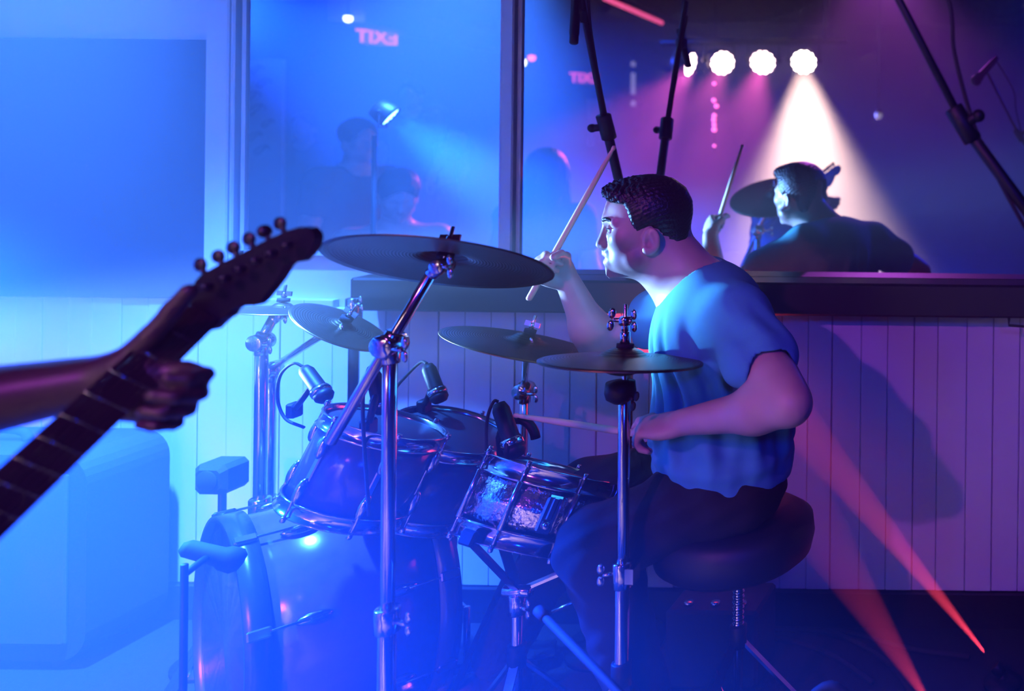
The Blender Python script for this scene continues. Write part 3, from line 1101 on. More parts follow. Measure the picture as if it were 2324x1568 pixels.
# round rubber bumper arm behind the snare mic
pts = [P(1150 + 68 * 0, 1042, 1.96)]
pts = [P(1168 - 12 + 40 * math.cos(a) + 20, 1000 - 48 * math.sin(a), 1.96) for a in np.linspace(0.1, math.pi * .95, 12)]
MB().tube(pts + [P(1140, 1050, 1.96)], .010, 8).build('shock_ring', BLACKM, sm)

# throne
thc = P(1668, 1185, 2.0)
t = thing('drum_throne', (thc.x, thc.y, 0), 'round black padded drum throne under the drummer', 'stool')
tz = .575
MB().lathe([(0, tz - .10), (.150, tz - .10), (.168, tz - .085), (.176, tz - .05), (.172, tz - .015), (.150, tz), (0, tz + .004)], (thc.x, thc.y, 0), up, 48).build('seat', VINYL, t)
MB().cyl((thc.x + .01, thc.y, .10), (thc.x + .01, thc.y, tz - .10), .0115).build('post', CHROME, t)
q = MB()
for k in range(14):
    q.lathe([(.0115, 0), (.0135, .004), (.0115, .008)], (thc.x + .01, thc.y, .30 + .012 * k), up, 16)
q.build('thread', CHROME, t)
tripod(t, thc.x + .01, thc.y, 0, .25, 10, .30)
# ---- END KIT
# ================================================================== people
def skin_cols(V, base=(0.60, 0.40, 0.31)):
    c = np.tile(np.array(base), (len(V), 1))
    n = np.sin(V[:, 0] * 91) * np.sin(V[:, 1] * 77) * np.sin(V[:, 2] * 83)
    return c * (1 + .05 * n)[:, None]


def head_fields(C, Fh, Lh, prof, sc=1.0):
    """cranium, jaw, brow, nose, lips, ears around the point C; Fh forward, Lh to the person's left"""
    up_ = np.array((0, 0, 1.0))
    up_ = unit(np.cross(Fh, Lh))
    if up_[2] < 0:
        up_ = -up_
    rows = (Fh, Lh, up_)
    H_ = lambda u, s_, v: C + (Fh * u + Lh * s_ + up_ * v) * sc
    F = Field()
    E = lambda u, s_, v, a, b, c, k=.02, op='u': F.ell(H_(u, s_, v), (a * sc, b * sc, c * sc), rows, k * sc, op)
    E(-.012, 0, .030, .086, .073, .078)
    E(.026, 0, -.022, .054, .060, .082, .03)
    E(.034, 0, -.072, .044, .047, .036, .03)
    F.slab(np.array(prof) * sc, C, Fh, Lh, up_, .0075 * sc, .020 * sc)
    for s_ in (1, -1):
        E(.052, .040 * s_, -.024, .022, .020, .020, .02)            # cheekbone
        E(.020, .052 * s_, -.072, .020, .012, .018, .02)            # jaw corner
        F.cone(H_(.079, .008 * s_, .016), H_(.066, .042 * s_, .012), .0085 * sc, .008 * sc, .012 * sc)   # brow
    F.cone(H_(.079, 0, .004), H_(.0915, 0, -.037), .0065 * sc, .0095 * sc, .010 * sc)
    for s_ in (1, -1):
        E(.0835, .0105 * s_, -.0425, .010, .0065, .0068, .006)       # nostril wing
        E(.0850, .032 * s_, -.004, .019, .0165, .0100, .010, 's')    # eye socket
        E(.0600, .031 * s_, -.004, .0150, .0150, .0135, .006)        # flesh around the eyeball
    F.cone(H_(.078, .018, -.0605), H_(.078, -.018, -.0605), .0052 * sc, .0052 * sc, .010 * sc)
    F.cone(H_(.0765, .015, -.0775), H_(.0765, -.015, -.0775), .0058 * sc, .0058 * sc, .010 * sc)
    F.cone(H_(.088, .022, -.0695), H_(.088, -.022, -.0695), .0030 * sc, .0030 * sc, .006 * sc, 's')
    for s_ in (1, -1):
        earrows = (unit(Fh - .35 * s_ * Lh), unit(Lh * s_ + .35 * Fh), up_)
        F.ell(H_(-.008, .076 * s_, -.028), np.array((.019, .0075, .029)) * sc, earrows, .006 * sc)
        F.ell(H_(.000, .074 * s_, -.050), np.array((.011, .007, .011)) * sc, earrows, .008 * sc)
        F.ell(H_(-.008, .0835 * s_, -.026), np.array((.0115, .006, .019)) * sc, earrows, .004 * sc, 's')
        F.ell(H_(-.001, .079 * s_, -.034), np.array((.007, .008, .009)) * sc, earrows, .004 * sc, 's')
        F.cone(H_(-.006, .080 * s_, -.012), H_(-.015, .080 * s_, -.036), .0028 * sc, .0028 * sc, .004 * sc)
    return F, H_, rows


PROFILE = [(.079, .058), (.0868, .030), (.0877, .014), (.0845, .005), (.0905, -.015), (.1005, -.036), (.1020, -.041), (.0985, -.046), (.0885, -.0475), (.0890, -.054),
           (.0895, -.061), (.0862, -.0655), (.0815, -.0695), (.0852, -.0735), (.0865, -.0795), (.0820, -.0885), (.0835, -.098), (.0830, -.109), (.0765, -.1165),
           (.045, -.108), (.02, -.07), (0, 0), (.03, .07)]

# ---------------------------------------------------------------- the drummer
up3 = np.array((0, 0, 1.0))
hC = np.array(P(1468, 510, 2.0))
Fh = unit((-.905, -.425, -.015))
Lh = unit(np.cross(up3, Fh))                     # to his left, towards the camera
BF, Hd, hrows = head_fields(hC, Fh, Lh, PROFILE)
# body axes
Fb_ = unit((-.93, -.36, 0))
Lb_ = unit(np.cross(up3, Fb_))
brows_ = (Fb_, Lb_, up3)
neckb = np.array(P(1592, 672, 2.01))
BF.cone(Hd(-.030, 0, -.035), neckb + up3 * .02, .056, .060, .03)
BF.cone(Hd(-.005, 0, -.075), neckb + Fb_ * .035 + up3 * -.01, .045, .05, .03)
chest = np.array(P(1615, 800, 2.02))
waist = np.array(P(1640, 980, 2.02))
pelv = np.array((waist[0] + .01, 2.02, .66))
BF.ell(chest + up3 * .04, (.105, .165, .15), brows_, .05)
BF.ell(waist, (.10, .135, .14), brows_, .06)
BF.ell(pelv, (.115, .165, .10), brows_, .05)
shL = np.array(P(1672, 728, 1.885))
shR = chest + up3 * .12 - Lb_ * .165 + Fb_ * .01
for s_ in (shL, shR):
    BF.cone(neckb - up3 * .005, s_ + up3 * .012, .045, .050, .05)
elL = np.array(P(1792, 918, 1.735))
wrL = np.array(P(1548, 958, 1.79))
BF.cone(shL, elL + (shL - elL) * .18, .056, .043, .04)
BF.cone(elL + (shL - elL) * .25, elL, .043, .037, .03)
BF.cone(elL, elL + (wrL - elL) * .3, .038, .043, .03)
BF.cone(elL + (wrL - elL) * .3, wrL, .043, .0265, .03)
elR = np.array(P(1362, 792, 2.22))
wrR = np.array(P(1284, 628, 2.15))
BF.cone(shR, elR, .055, .040, .04)
BF.cone(elR, elR + (wrR - elR) * .3, .038, .041, .03)
BF.cone(elR + (wrR - elR) * .3, wrR, .041, .0255, .03)
# right hand closed on the raised stick
stR0, stR1 = np.array(P(1275, 556, 2.13)), np.array(P(1396, 330, 2.16))
tR = unit(stR1 - stR0)
fR = unit(np.array(P(1252, 560, 2.10)) - wrR)
fR = unit(fR - tR * (fR @ tR) * .8)
nR_ = unit(np.cross(fR, tR))
if nR_[0] > 0:
    nR_ = -nR_
tR2 = unit(tR - fR * (tR @ fR))
hand(BF, wrR, fR, tR2, nR_, [(1.15, 1.35, .75), (1.20, 1.4, .8), (1.2, 1.4, .8), (1.15, 1.35, .8)], [(.75, .55, -.5), (.9, .1, -.6), (.75, -.45, -.55)], .95)
gripR = wrR + fR * .076 - nR_ * .030
# left hand, palm down, stick forward
fL = unit(np.array(P(1440, 968, 1.80)) - wrL)
stL1 = np.array(P(1166, 942, 1.93))
nL_ = unit(up3 + .35 * np.array((-.2, -.9, 0)) - fL * ((up3 + .35 * np.array((-.2, -.9, 0))) @ fL))
tL_ = unit(np.cross(nL_, fL))
if tL_[1] < 0:
    tL_ = -tL_
hand(BF, wrL, fL, tL_, nL_, [(.25, .55, .45), (.65, .9, .5), (.85, 1.0, .6), (.95, 1.0, .6)], [(.75, .45, -.35), (.95, .05, -.35), (.9, -.25, -.2)], .95, .05)
gripL = wrL + fL * .095 - nL_ * .026 + tL_ * .008
# legs
hipL, hipR = pelv + Lb_ * .085, pelv - Lb_ * .085
knL, anL = np.array((-.935, 1.845, .575)), np.array((-.82, 1.86, .12))
knR, anR = np.array(P(1335, 1118, 2.16)), np.array((-1.36, 2.20, .11))
for a_, b_, c_ in ((hipL, knL, anL), (hipR, knR, anR)):
    BF.cone(a_, b_, .075, .055, .05)
    BF.cone(b_, c_, .052, .035, .03)
    ft = c_ + unit((c_ - b_) * np.array((1, 1, 0)) + Fb_ * .3) * .15 - up3 * .07
    BF.cone(c_ - up3 * .05, ft, .036, .028, .03)
V, Q = BF.mesh((-1.50, 1.50, -.02), (-.44, 2.42, 1.40), .0034)
drummer = thing('person', (pelv[0], pelv[1], 0), 'man in a teal t-shirt playing the drums', 'person')
body = link_mesh('body', V, Q, SKIN, drummer)
cols = skin_cols(V)
q = V - hC
u, s_, v = q @ Fh, q @ Lh, q @ hrows[2]
inh = (np.abs(u) < .13) & (np.abs(s_) < .09) & (v > -.13) & (v < .13)
sm_ = lambda x, a, b: np.clip((x - a) / (b - a), 0, 1)
wob = .0015 * np.sin(u * 300 + v * 210)
mous = inh * sm_(u, .060, .070) * sm_(-v, .046, .050) * sm_(v, -.064, -.059) * sm_(-np.abs(s_), -.034, -.026)
beard = inh * sm_(u + wob, -.012, .016) * sm_(u * .75 - v + wob, .050, .078) * sm_(v, -.135, -.118)
lips = inh * sm_(u, .068, .074) * sm_(-v, .060, .062) * sm_(v, -.085, -.082) * sm_(-np.abs(s_), -.023, -.019)
cols *= 1 - beard[:, None] * np.array((.52, .54, .50))
cols *= 1 - mous[:, None] * np.array((.70, .72, .70))
cols = cols * (1 - lips[:, None]) + np.array((.45, .24, .22)) * lips[:, None]
paint(body, cols)
# eyes with lids, brows
SKINP = mat('skin_plain', (0.55, 0.36, 0.28), 0.45)
for s_ in (1, -1):
    c = Vector(Hd(.0680, .031 * s_, -.0040))
    o = MB().ball(c, .0125).build('eye', GLASSM, body)
    MB().ball(c + Vector(unit(Fh + .12 * s_ * Lh)) * .0078, .0060).build('iris', IRIS, o)
    for (z0, z1, nm) in ((.0028, .0138, 'upper_lid'), (-.0138, -.0058, 'lower_lid')):
        vs, fs = [], []
        for a_ in range(9):
            z = z0 + (z1 - z0) * a_ / 8
            rr = math.sqrt(max(1e-8, .0139 ** 2 - z * z))
            for b_ in range(17):
                th = R(-95 + 190 * b_ / 16)
                zz = z * (1 - .35 * abs(math.sin(th)) ** 2) if nm == 'upper_lid' else z
                vs.append(c + Vector(Fh * rr * math.cos(th) + Lh * rr * math.sin(th) + hrows[2] * zz))
        for a_ in range(8):
            for b_ in range(16):
                fs.append((a_ * 17 + b_, a_ * 17 + b_ + 1, a_ * 17 + b_ + 18, a_ * 17 + b_ + 17))
        MB().add(vs, fs).build(nm, SKINP, body)
    lash = [c + Vector(Fh * .0142 * math.cos(R(t_)) + Lh * .0142 * math.sin(R(t_)) + hrows[2] * .0028 * (1 - .35 * math.sin(R(t_)) ** 2)) for t_ in range(-70, 80, 15)]
    MB().tube(lash, .0011, 6).build('lash', HAIR, body)
    bp_ = [Vector(Hd(.0875, .008 * s_, .0125)), Vector(Hd(.0870, .018 * s_, .0165)), Vector(Hd(.0815, .030 * s_, .0190)), Vector(Hd(.0735, .041 * s_, .0165)), Vector(Hd(.0660, .048 * s_, .0115))]
    bl = curve_pts(bp_, 16)
    MB().tube(bl, [.0022 + .0026 * math.sin(math.pi * min(1, (k + 1.5) / len(bl))) for k in range(len(bl))], 8).build('eyebrow', HAIR, body)
# hair, cut short at the sides, tousled at the front
hairpoly = [(.080, .060), (.090, .072), (.088, .086), (.070, .101), (.035, .113), (-.015, .1165), (-.055, .106), (-.083, .083), (-.096, .052), (-.095, .020), (-.089, -.010), (-.080, -.040),
            (-.0755, -.064), (-.058, -.074), (-.045, -.070), (-.036, -.052), (-.026, -.032), (-.024, -.008), (-.004, .004), (.012, -.004), (.018, -.018), (.027, -.008), (.034, .014), (.041, .040),
            (.048, .052), (.062, .054), (.072, .056)]
HF = Field()
HF.ell(Hd(-.010, 0, .034), (.097, .0815, .084), hrows, .01)
HF.ell(Hd(-.055, 0, -.030), (.045, .060, .060), hrows, .02)
HF.ell(Hd(.055, 0, .074), (.040, .055, .026), hrows, .02)
HF.slab(np.array(hairpoly), hC, Fh, Lh, hrows[2], .2, .008, 'i')


def hairdisp(p):
    q_ = (p - hC)
    u_, s2, v_ = q_ @ Fh, q_ @ Lh, q_ @ hrows[2]
    fr = np.clip((u_ + .02) / .09, 0, 1) * np.clip((v_ - .04) / .04, 0, 1)
    return .0045 * fr * np.sin(u_ * 420 + 2 * np.sin(s2 * 190)) * np.sin(s2 * 330 + v_ * 300) + .0008 * np.sin(v_ * 620 + u_ * 260 + 4 * np.sin(s2 * 70 + u_ * 40))


V, Q = HF.mesh(hC - .135, hC + .135, .0026, hairdisp)
link_mesh('hair', V, Q, HAIR, drummer)
# t-shirt
TF = Field()
TF.ell(chest + up3 * .045, (.128, .188, .165), brows_, .05)
TF.ell(waist + up3 * .01 + Fb_ * .005, (.132, .168, .17), brows_, .07)
TF.ell(pelv + up3 * .04, (.146, .188, .26), brows_, .05)
for s_, e_ in ((shL, elL), (shR, elR)):
    TF.cone(neckb + up3 * .004, s_ + up3 * .014, .052, .060, .05)
    TF.cone(s_, s_ + (e_ - s_) * .46, .068, .072, .04)
sd = unit(elL - shL)
cutL = shL + (elL - shL) * .52
TF.cone(shL + sd * .10, elL + sd * .1, .050, .056, .006, 's')
sdR = unit(elR - shR)
TF.cone(shR + sdR * .10, elR, .048, .05, .006, 's')
# neck opening
TF.ell(neckb + Fb_ * .030 + up3 * .035, (.082, .068, .052), (unit(Fb_ - up3 * .5), Lb_, unit(up3 + Fb_ * .5)), .006, 's')
TF.cone(neckb, hC, .062, .075, .006, 's')
TF.fun(lambda p: -((p[:, 2] - (.672 + .10 * ((p - pelv) @ Fb_))) + .003 * np.sin((p @ Lb_) * 22)), .006, 'i')


def shirtdisp(p):
    q_ = p - chest
    a_, b_, z = q_ @ Lb_, q_ @ Fb_, q_[:, 2]
    fade = np.clip((.12 - z) / .15, 0, 1) * np.clip((z + .27) / .12, .05, 1)
    ang = np.arctan2(a_, b_)
    d1 = .0092 * fade * np.sin(ang * 13 + 2.2 * np.sin(z * 9 + a_ * 6) + z * 10)
    d2 = .0030 * fade * np.sin(ang * 27 + z * 22 + 3 * np.sin(z * 13))
    hx = np.exp(-((z + .22) / .05) ** 2) * .003 * np.sin(z * 110 + a_ * 18)
    qs = p - shL
    arm = np.exp(-((qs @ unit(elL - shL) - .09) / .06) ** 2) * np.exp(-(np.linalg.norm(qs - np.outer(qs @ sd, sd), axis=1) / .12) ** 2)
    return d1 + d2 + hx + arm * .004 * np.sin((qs @ np.cross(sd, up3)) * 120 + (qs @ sd) * 30)


V, Q = TF.mesh((-1.03, 1.66, .58), (-.50, 2.36, 1.20), .0042, shirtdisp)
link_mesh('t_shirt', V, Q, TEAL, drummer)
# trousers and shoes
TR = Field()
TR.ell(pelv - up3 * .01, (.135, .182, .095), brows_, .05)
for a_, b_, c_ in ((hipL, knL, anL), (hipR, knR, anR)):
    TR.cone(a_, b_, .092, .074, .06)
    TR.cone(b_, c_ + up3 * .02, .073, .058, .04)
V, Q = TR.mesh((-1.48, 1.52, .05), (-.45, 2.42, .80), .007,
               lambda p: .004 * np.sin(p[:, 0] * 70 + 3 * np.sin(p[:, 2] * 25)) * np.sin(p[:, 2] * 60 + p[:, 1] * 40))
link_mesh('trousers', V, Q, BLACKC, drummer)
for a_, b_, c_ in ((hipL, knL, anL), (hipR, knR, anR)):
    d = unit((c_ - b_) * np.array((1, 1, 0)) + Fb_ * .3)
    SF = Field()
    SF.cone(c_ - up3 * .055 - d * .03, c_ + d * .15 - up3 * .075, .048, .040, .02).cone(c_ - up3 * .02, c_ - up3 * .05, .045, .045, .02)
    V, Q = SF.mesh(c_ - .28, c_ + .28, .008)
    link_mesh('shoe', V, Q, BLACKM, drummer)


def drumstick(grip, tip, label, L=.405):
    grip, tip = Vector(grip), Vector(tip)
    d = (tip - grip).normalized()
    a = tip - d * L
    pr = [(.004, 0), (.0066, .003), (.0072, .010), (.0072, L * .68), (.0045, L * .95), (.0036, L * .962), (.0052, L * .978), (.0046, L * .992), (.0, L)]
    o = MB().lathe(pr, a, d, 16, xhint=(0, 0, 1)).build('drumstick', STICK)
    return tag(o, label, 'drumstick', None)


drumstick(gripR, stR1, 'wooden drumstick raised high in the drummer\'s lifted hand')
drumstick(gripL, stL1, 'wooden drumstick held low over the snare drum')
# ---- END DRUMMER
# ---------------------------------------------------------------- the guitarist, mostly out of frame
N_ = np.array(P(455, 712, 1.10))
K_ = np.array(P(0, 1140, .90))
gd = unit(K_ - N_)
GF0 = unit((1, 0, .05))                          # he faces along +x
gL = np.array((0, 1.0, 0))
grows = (GF0, gL, up3)
ghC = np.array((-1.310, .63, 1.165))
GPROF = PROFILE
GF, Hg, ghrows = head_fields(ghC, unit((.97, .1, -.22)), unit((-.1, .97, 0)), GPROF)
gneck = np.array((-1.41, .60, 1.05))
GF.cone(Hg(-.025, 0, -.04), gneck, .055, .058, .03)
gch, gwa, gpe = np.array((-1.42, .60, .92)), np.array((-1.44, .60, .76)), np.array((-1.46, .60, .60))
GF.ell(gch, (.11, .17, .16), grows, .05).ell(gwa, (.10, .14, .14), grows, .06).ell(gpe, (.12, .17, .11), grows, .05)
gsL, gsR = np.array((-1.42, .78, 1.04)), np.array((-1.40, .42, 1.03))
for s_ in (gsL, gsR):
    GF.cone(gneck - up3 * .02, s_, .045, .052, .05)
geL = np.array((-1.36, .945, 1.095))
gwL = np.array(P(228, 862, 1.04))
GF.cone(gsL, geL, .056, .044, .04)
GF.cone(geL, geL + (gwL - geL) * .35, .042, .046, .03)
GF.cone(geL + (gwL - geL) * .35, gwL, .046, .029, .03)
gf = unit((np.array(P(405, 892, 1.05)) - gwL))
gn = unit(np.array((.15, .95, -.1)) - gf * (np.array((.15, .95, -.1)) @ gf))
gt = unit(np.cross(gf, gn))
if gt[2] < 0:
    gt = -gt
hand(GF, gwL, gf, gt, gn, [(.35, 1.25, .9), (.55, 1.35, .9), (.6, 1.4, .9), (.65, 1.4, .9)], [(.50, .84, .0), (.36, .93, .05), (.42, .90, .0)], 1.0)
geR, gwR = np.array((-1.33, .24, .86)), np.array((-1.13, .36, .76))
GF.cone(gsR, geR, .055, .043, .04)
GF.cone(geR, geR + (gwR - geR) * .35, .042, .044, .03)
GF.cone(geR + (gwR - geR) * .35, gwR, .044, .028, .03)
rf = unit((.45, .75, -.3))
rn = unit(np.array((1, 0, 0)) - rf * rf[0])
hand(GF, gwR, rf, unit(np.cross(rn, rf)) if np.cross(rn, rf)[2] > 0 else -unit(np.cross(rn, rf)), rn, [(.4, .7, .5)] * 4, [(.7, .5, -.4), (.9, .2, -.4), (.9, 0, -.3)], 1.0)
ghips = [gpe + gL * .09 * s_ for s_ in (1, -1)]
gkn = [np.array((-1.33, .60 + .16 * s_, .20)) for s_ in (1, -1)]
gan = [np.array((-1.48, .60 + .20 * s_, FLOOR + .10)) for s_ in (1, -1)]
for a_, b_, c_ in zip(ghips, gkn, gan):
    GF.cone(a_, b_, .078, .056, .05).cone(b_, c_, .053, .036, .03).cone(c_ - up3 * .05, c_ + GF0 * .15 - up3 * .07, .036, .028, .03)
V, Q = GF.mesh((-1.62, .12, FLOOR), (-.90, 1.14, 1.44), .0046)
gui = thing('person', (gpe[0], gpe[1], FLOOR), 'guitar player whose bare arm reaches in beside the headstock', 'person')
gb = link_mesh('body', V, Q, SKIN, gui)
paint(gb, skin_cols(V, (.065, .040, .032)))  # skin darkened throughout so the arm reads as a shadowed silhouette
HF = Field().ell(Hg(-.012, 0, .036), (.098, .083, .086), ghrows, .01).ell(Hg(-.05, 0, -.06), (.055, .085, .10), ghrows, .03)
HF.ell(Hg(.075, 0, -.03), (.055, .07, .09), ghrows, .01, 's')
V, Q = HF.mesh(ghC - .2, ghC + .2, .006, lambda p: .002 * np.sin(p[:, 0] * 300) * np.sin(p[:, 1] * 260))
link_mesh('hair', V, Q, HAIR, gui)
TF = Field().ell(gch, (.125, .19, .175), grows, .05).ell(gwa, (.12, .165, .16), grows, .06).ell(gpe + up3 * .03, (.138, .188, .10), grows, .05)
for s_, e_ in ((gsL, geL), (gsR, geR)):
    TF.cone(gneck - up3 * .02, s_, .054, .064, .05).cone(s_, s_ + (e_ - s_) * .5, .068, .066, .04)
    TF.cone(s_ + (e_ - s_) * .35, e_ + (e_ - s_) * .4, .052, .055, .006, 's')
TF.cone(gneck + up3 * .03, ghC, .065, .075, .01, 's')
V, Q = TF.mesh((-1.70, .12, .45), (-1.18, 1.05, 1.22), .009, lambda p: .003 * np.sin(p[:, 1] * 60 + 3 * np.sin(p[:, 2] * 20)))
link_mesh('t_shirt', V, Q, BLACKC, gui)
TR = Field().ell(gpe - up3 * .02, (.135, .185, .11), grows, .05)
for a_, b_, c_ in zip(ghips, gkn, gan):
    TR.cone(a_, b_, .094, .074, .05).cone(b_, c_, .070, .052, .04)
V, Q = TR.mesh((-1.70, .25, FLOOR + .03), (-1.15, .95, .75), .010)
link_mesh('trousers', V, Q, BLACKC, gui)
for c_ in gan:
    SF = Field().cone(c_ - up3 * .05 - GF0 * .03, c_ + GF0 * .16 - up3 * .062, .046, .036, .02).cone(c_, c_ - up3 * .04, .045, .045, .02)
    V, Q = SF.mesh(c_ - .26, c_ + .26, .010)
    link_mesh('shoe', V, Q, BLACKM, gui)

# ---------------------------------------------------------------- the electric guitar
gn_ = unit(np.cross(gd, (0, 0, 1.0)))            # across
cam_v = unit(-N_ + np.array((0, 0, CAMH)))       # towards the open side of the stage
gface = unit(cam_v - gd * (cam_v @ gd))          # the string side
gacr = unit(np.cross(gface, gd))                 # across the neck
t = thing('electric_guitar', Vector(N_ + gd * .85), 'dark electric guitar whose headstock juts in against the blue haze', 'guitar')
# headstock outline, tuned sixth-in-line
hs = [(430, 690), (427, 676), (436, 655), (443, 637), (459, 621), (500, 598), (536, 580), (571, 562), (609, 542), (650, 524), (679, 515), (700, 518), (711, 530), (713, 543), (709, 560), (695, 580),
      (680, 594), (668, 596), (657, 595), (646, 605), (629, 634), (609, 660), (589, 684), (577, 694), (554, 694), (536, 698), (523, 705), (514, 719), (496, 731), (478, 750)]
hy = lambda px: 1.10 + .05 * (px - 440) / 270
hb = MB().prism([P(a, b, hy(a)) for a, b in hs], (0, .015, 0))
hb.build('headstock', EBONY, t)
for k, (a, b) in enumerate([(454, 601), (495, 582), (529, 562), (565, 542), (600, 525), (635, 507)]):
    c = P(a, b, hy(a) + .008)
    sdir = (P(a + 14, b + 26, hy(a) + .008) - c)
    pg = MB().ball(c, .0085, (1, .45 if k != 4 else .9, 1.05), None if k != 4 else Matrix.Rotation(R(70), 3, 'Z'), 14, 8)
    pg.cyl(c, c + sdir, .0032, seg=8)
    o = pg.build('tuning_peg', EBONY, t)
    pc = P(a + 26, b + 48, hy(a) - .004)
    MB().cyl(pc, pc + Vector((0, -.012, 0)), .0045, seg=10).build('string_post', EBONY, t)
neck = []
L_n = .62
for (q0, wd) in ((0, .0215), (L_n, .0280)):
    c = N_ + gd * q0
    neck += [c + gacr * wd + gface * .006, c - gacr * wd + gface * .006, c - gacr * wd * .85 - gface * .008, c - gface * .017, c + gacr * wd * .85 - gface * .008]
MB().add(neck, [(0, 1, 6, 5), (1, 2, 7, 6), (2, 3, 8, 7), (3, 4, 9, 8), (4, 0, 5, 9), (4, 3, 2, 1, 0), (5, 6, 7, 8, 9)], False).build('neck', FRETB, t)
sl = 1.0
for k in range(20):
    q0 = L_n * 1.02 * (1 - 2 ** (-(k + 1) / 12.0)) * 1.02
    c = N_ + gd * q0
    wd = .0215 + .0065 * q0 / L_n
    MB().cyl(c + gacr * wd + gface * .0065, c - gacr * wd + gface * .0065, .0012, seg=6).build('fret', CHROME, t)
bo = N_ + gd * .62
outl = [(-.03, .030), (-.07, .085), (-.045, .125), (.02, .145), (.10, .125), (.16, .110), (.24, .145), (.32, .165), (.40, .13), (.435, .05), (.435, -.04), (.40, -.12), (.31, -.165), (.22, -.14),
        (.14, -.105), (.08, -.115), (.03, -.145), (-.02, -.135), (-.03, -.10), (0, -.06), (-.03, -.03)]
MB().prism([Vector(bo + gd * a + gacr * b - gface * .034) for a, b in outl], Vector(gface) * .042).build('guitar_body', EBONY, t)
for q0, nm in ((.16, 'pickup'), (.24, 'pickup'), (.31, 'bridge')):
    MB().box(Vector(bo + gd * q0 + gface * .011), (.022, .075, .010), Matrix((Vector(gd), Vector(gacr), Vector(gface))).transposed(), bev=.002).build(nm, BLACKM if nm == 'pickup' else CHROME, t)
for k in range(6):
    o_ = (-.0155 + .0062 * k)
    MB().cyl(N_ + gacr * o_ + gface * .010, bo + gd * .31 + gacr * o_ * 1.5 + gface * .016, .0007, seg=5).build('string', CHROME, t)

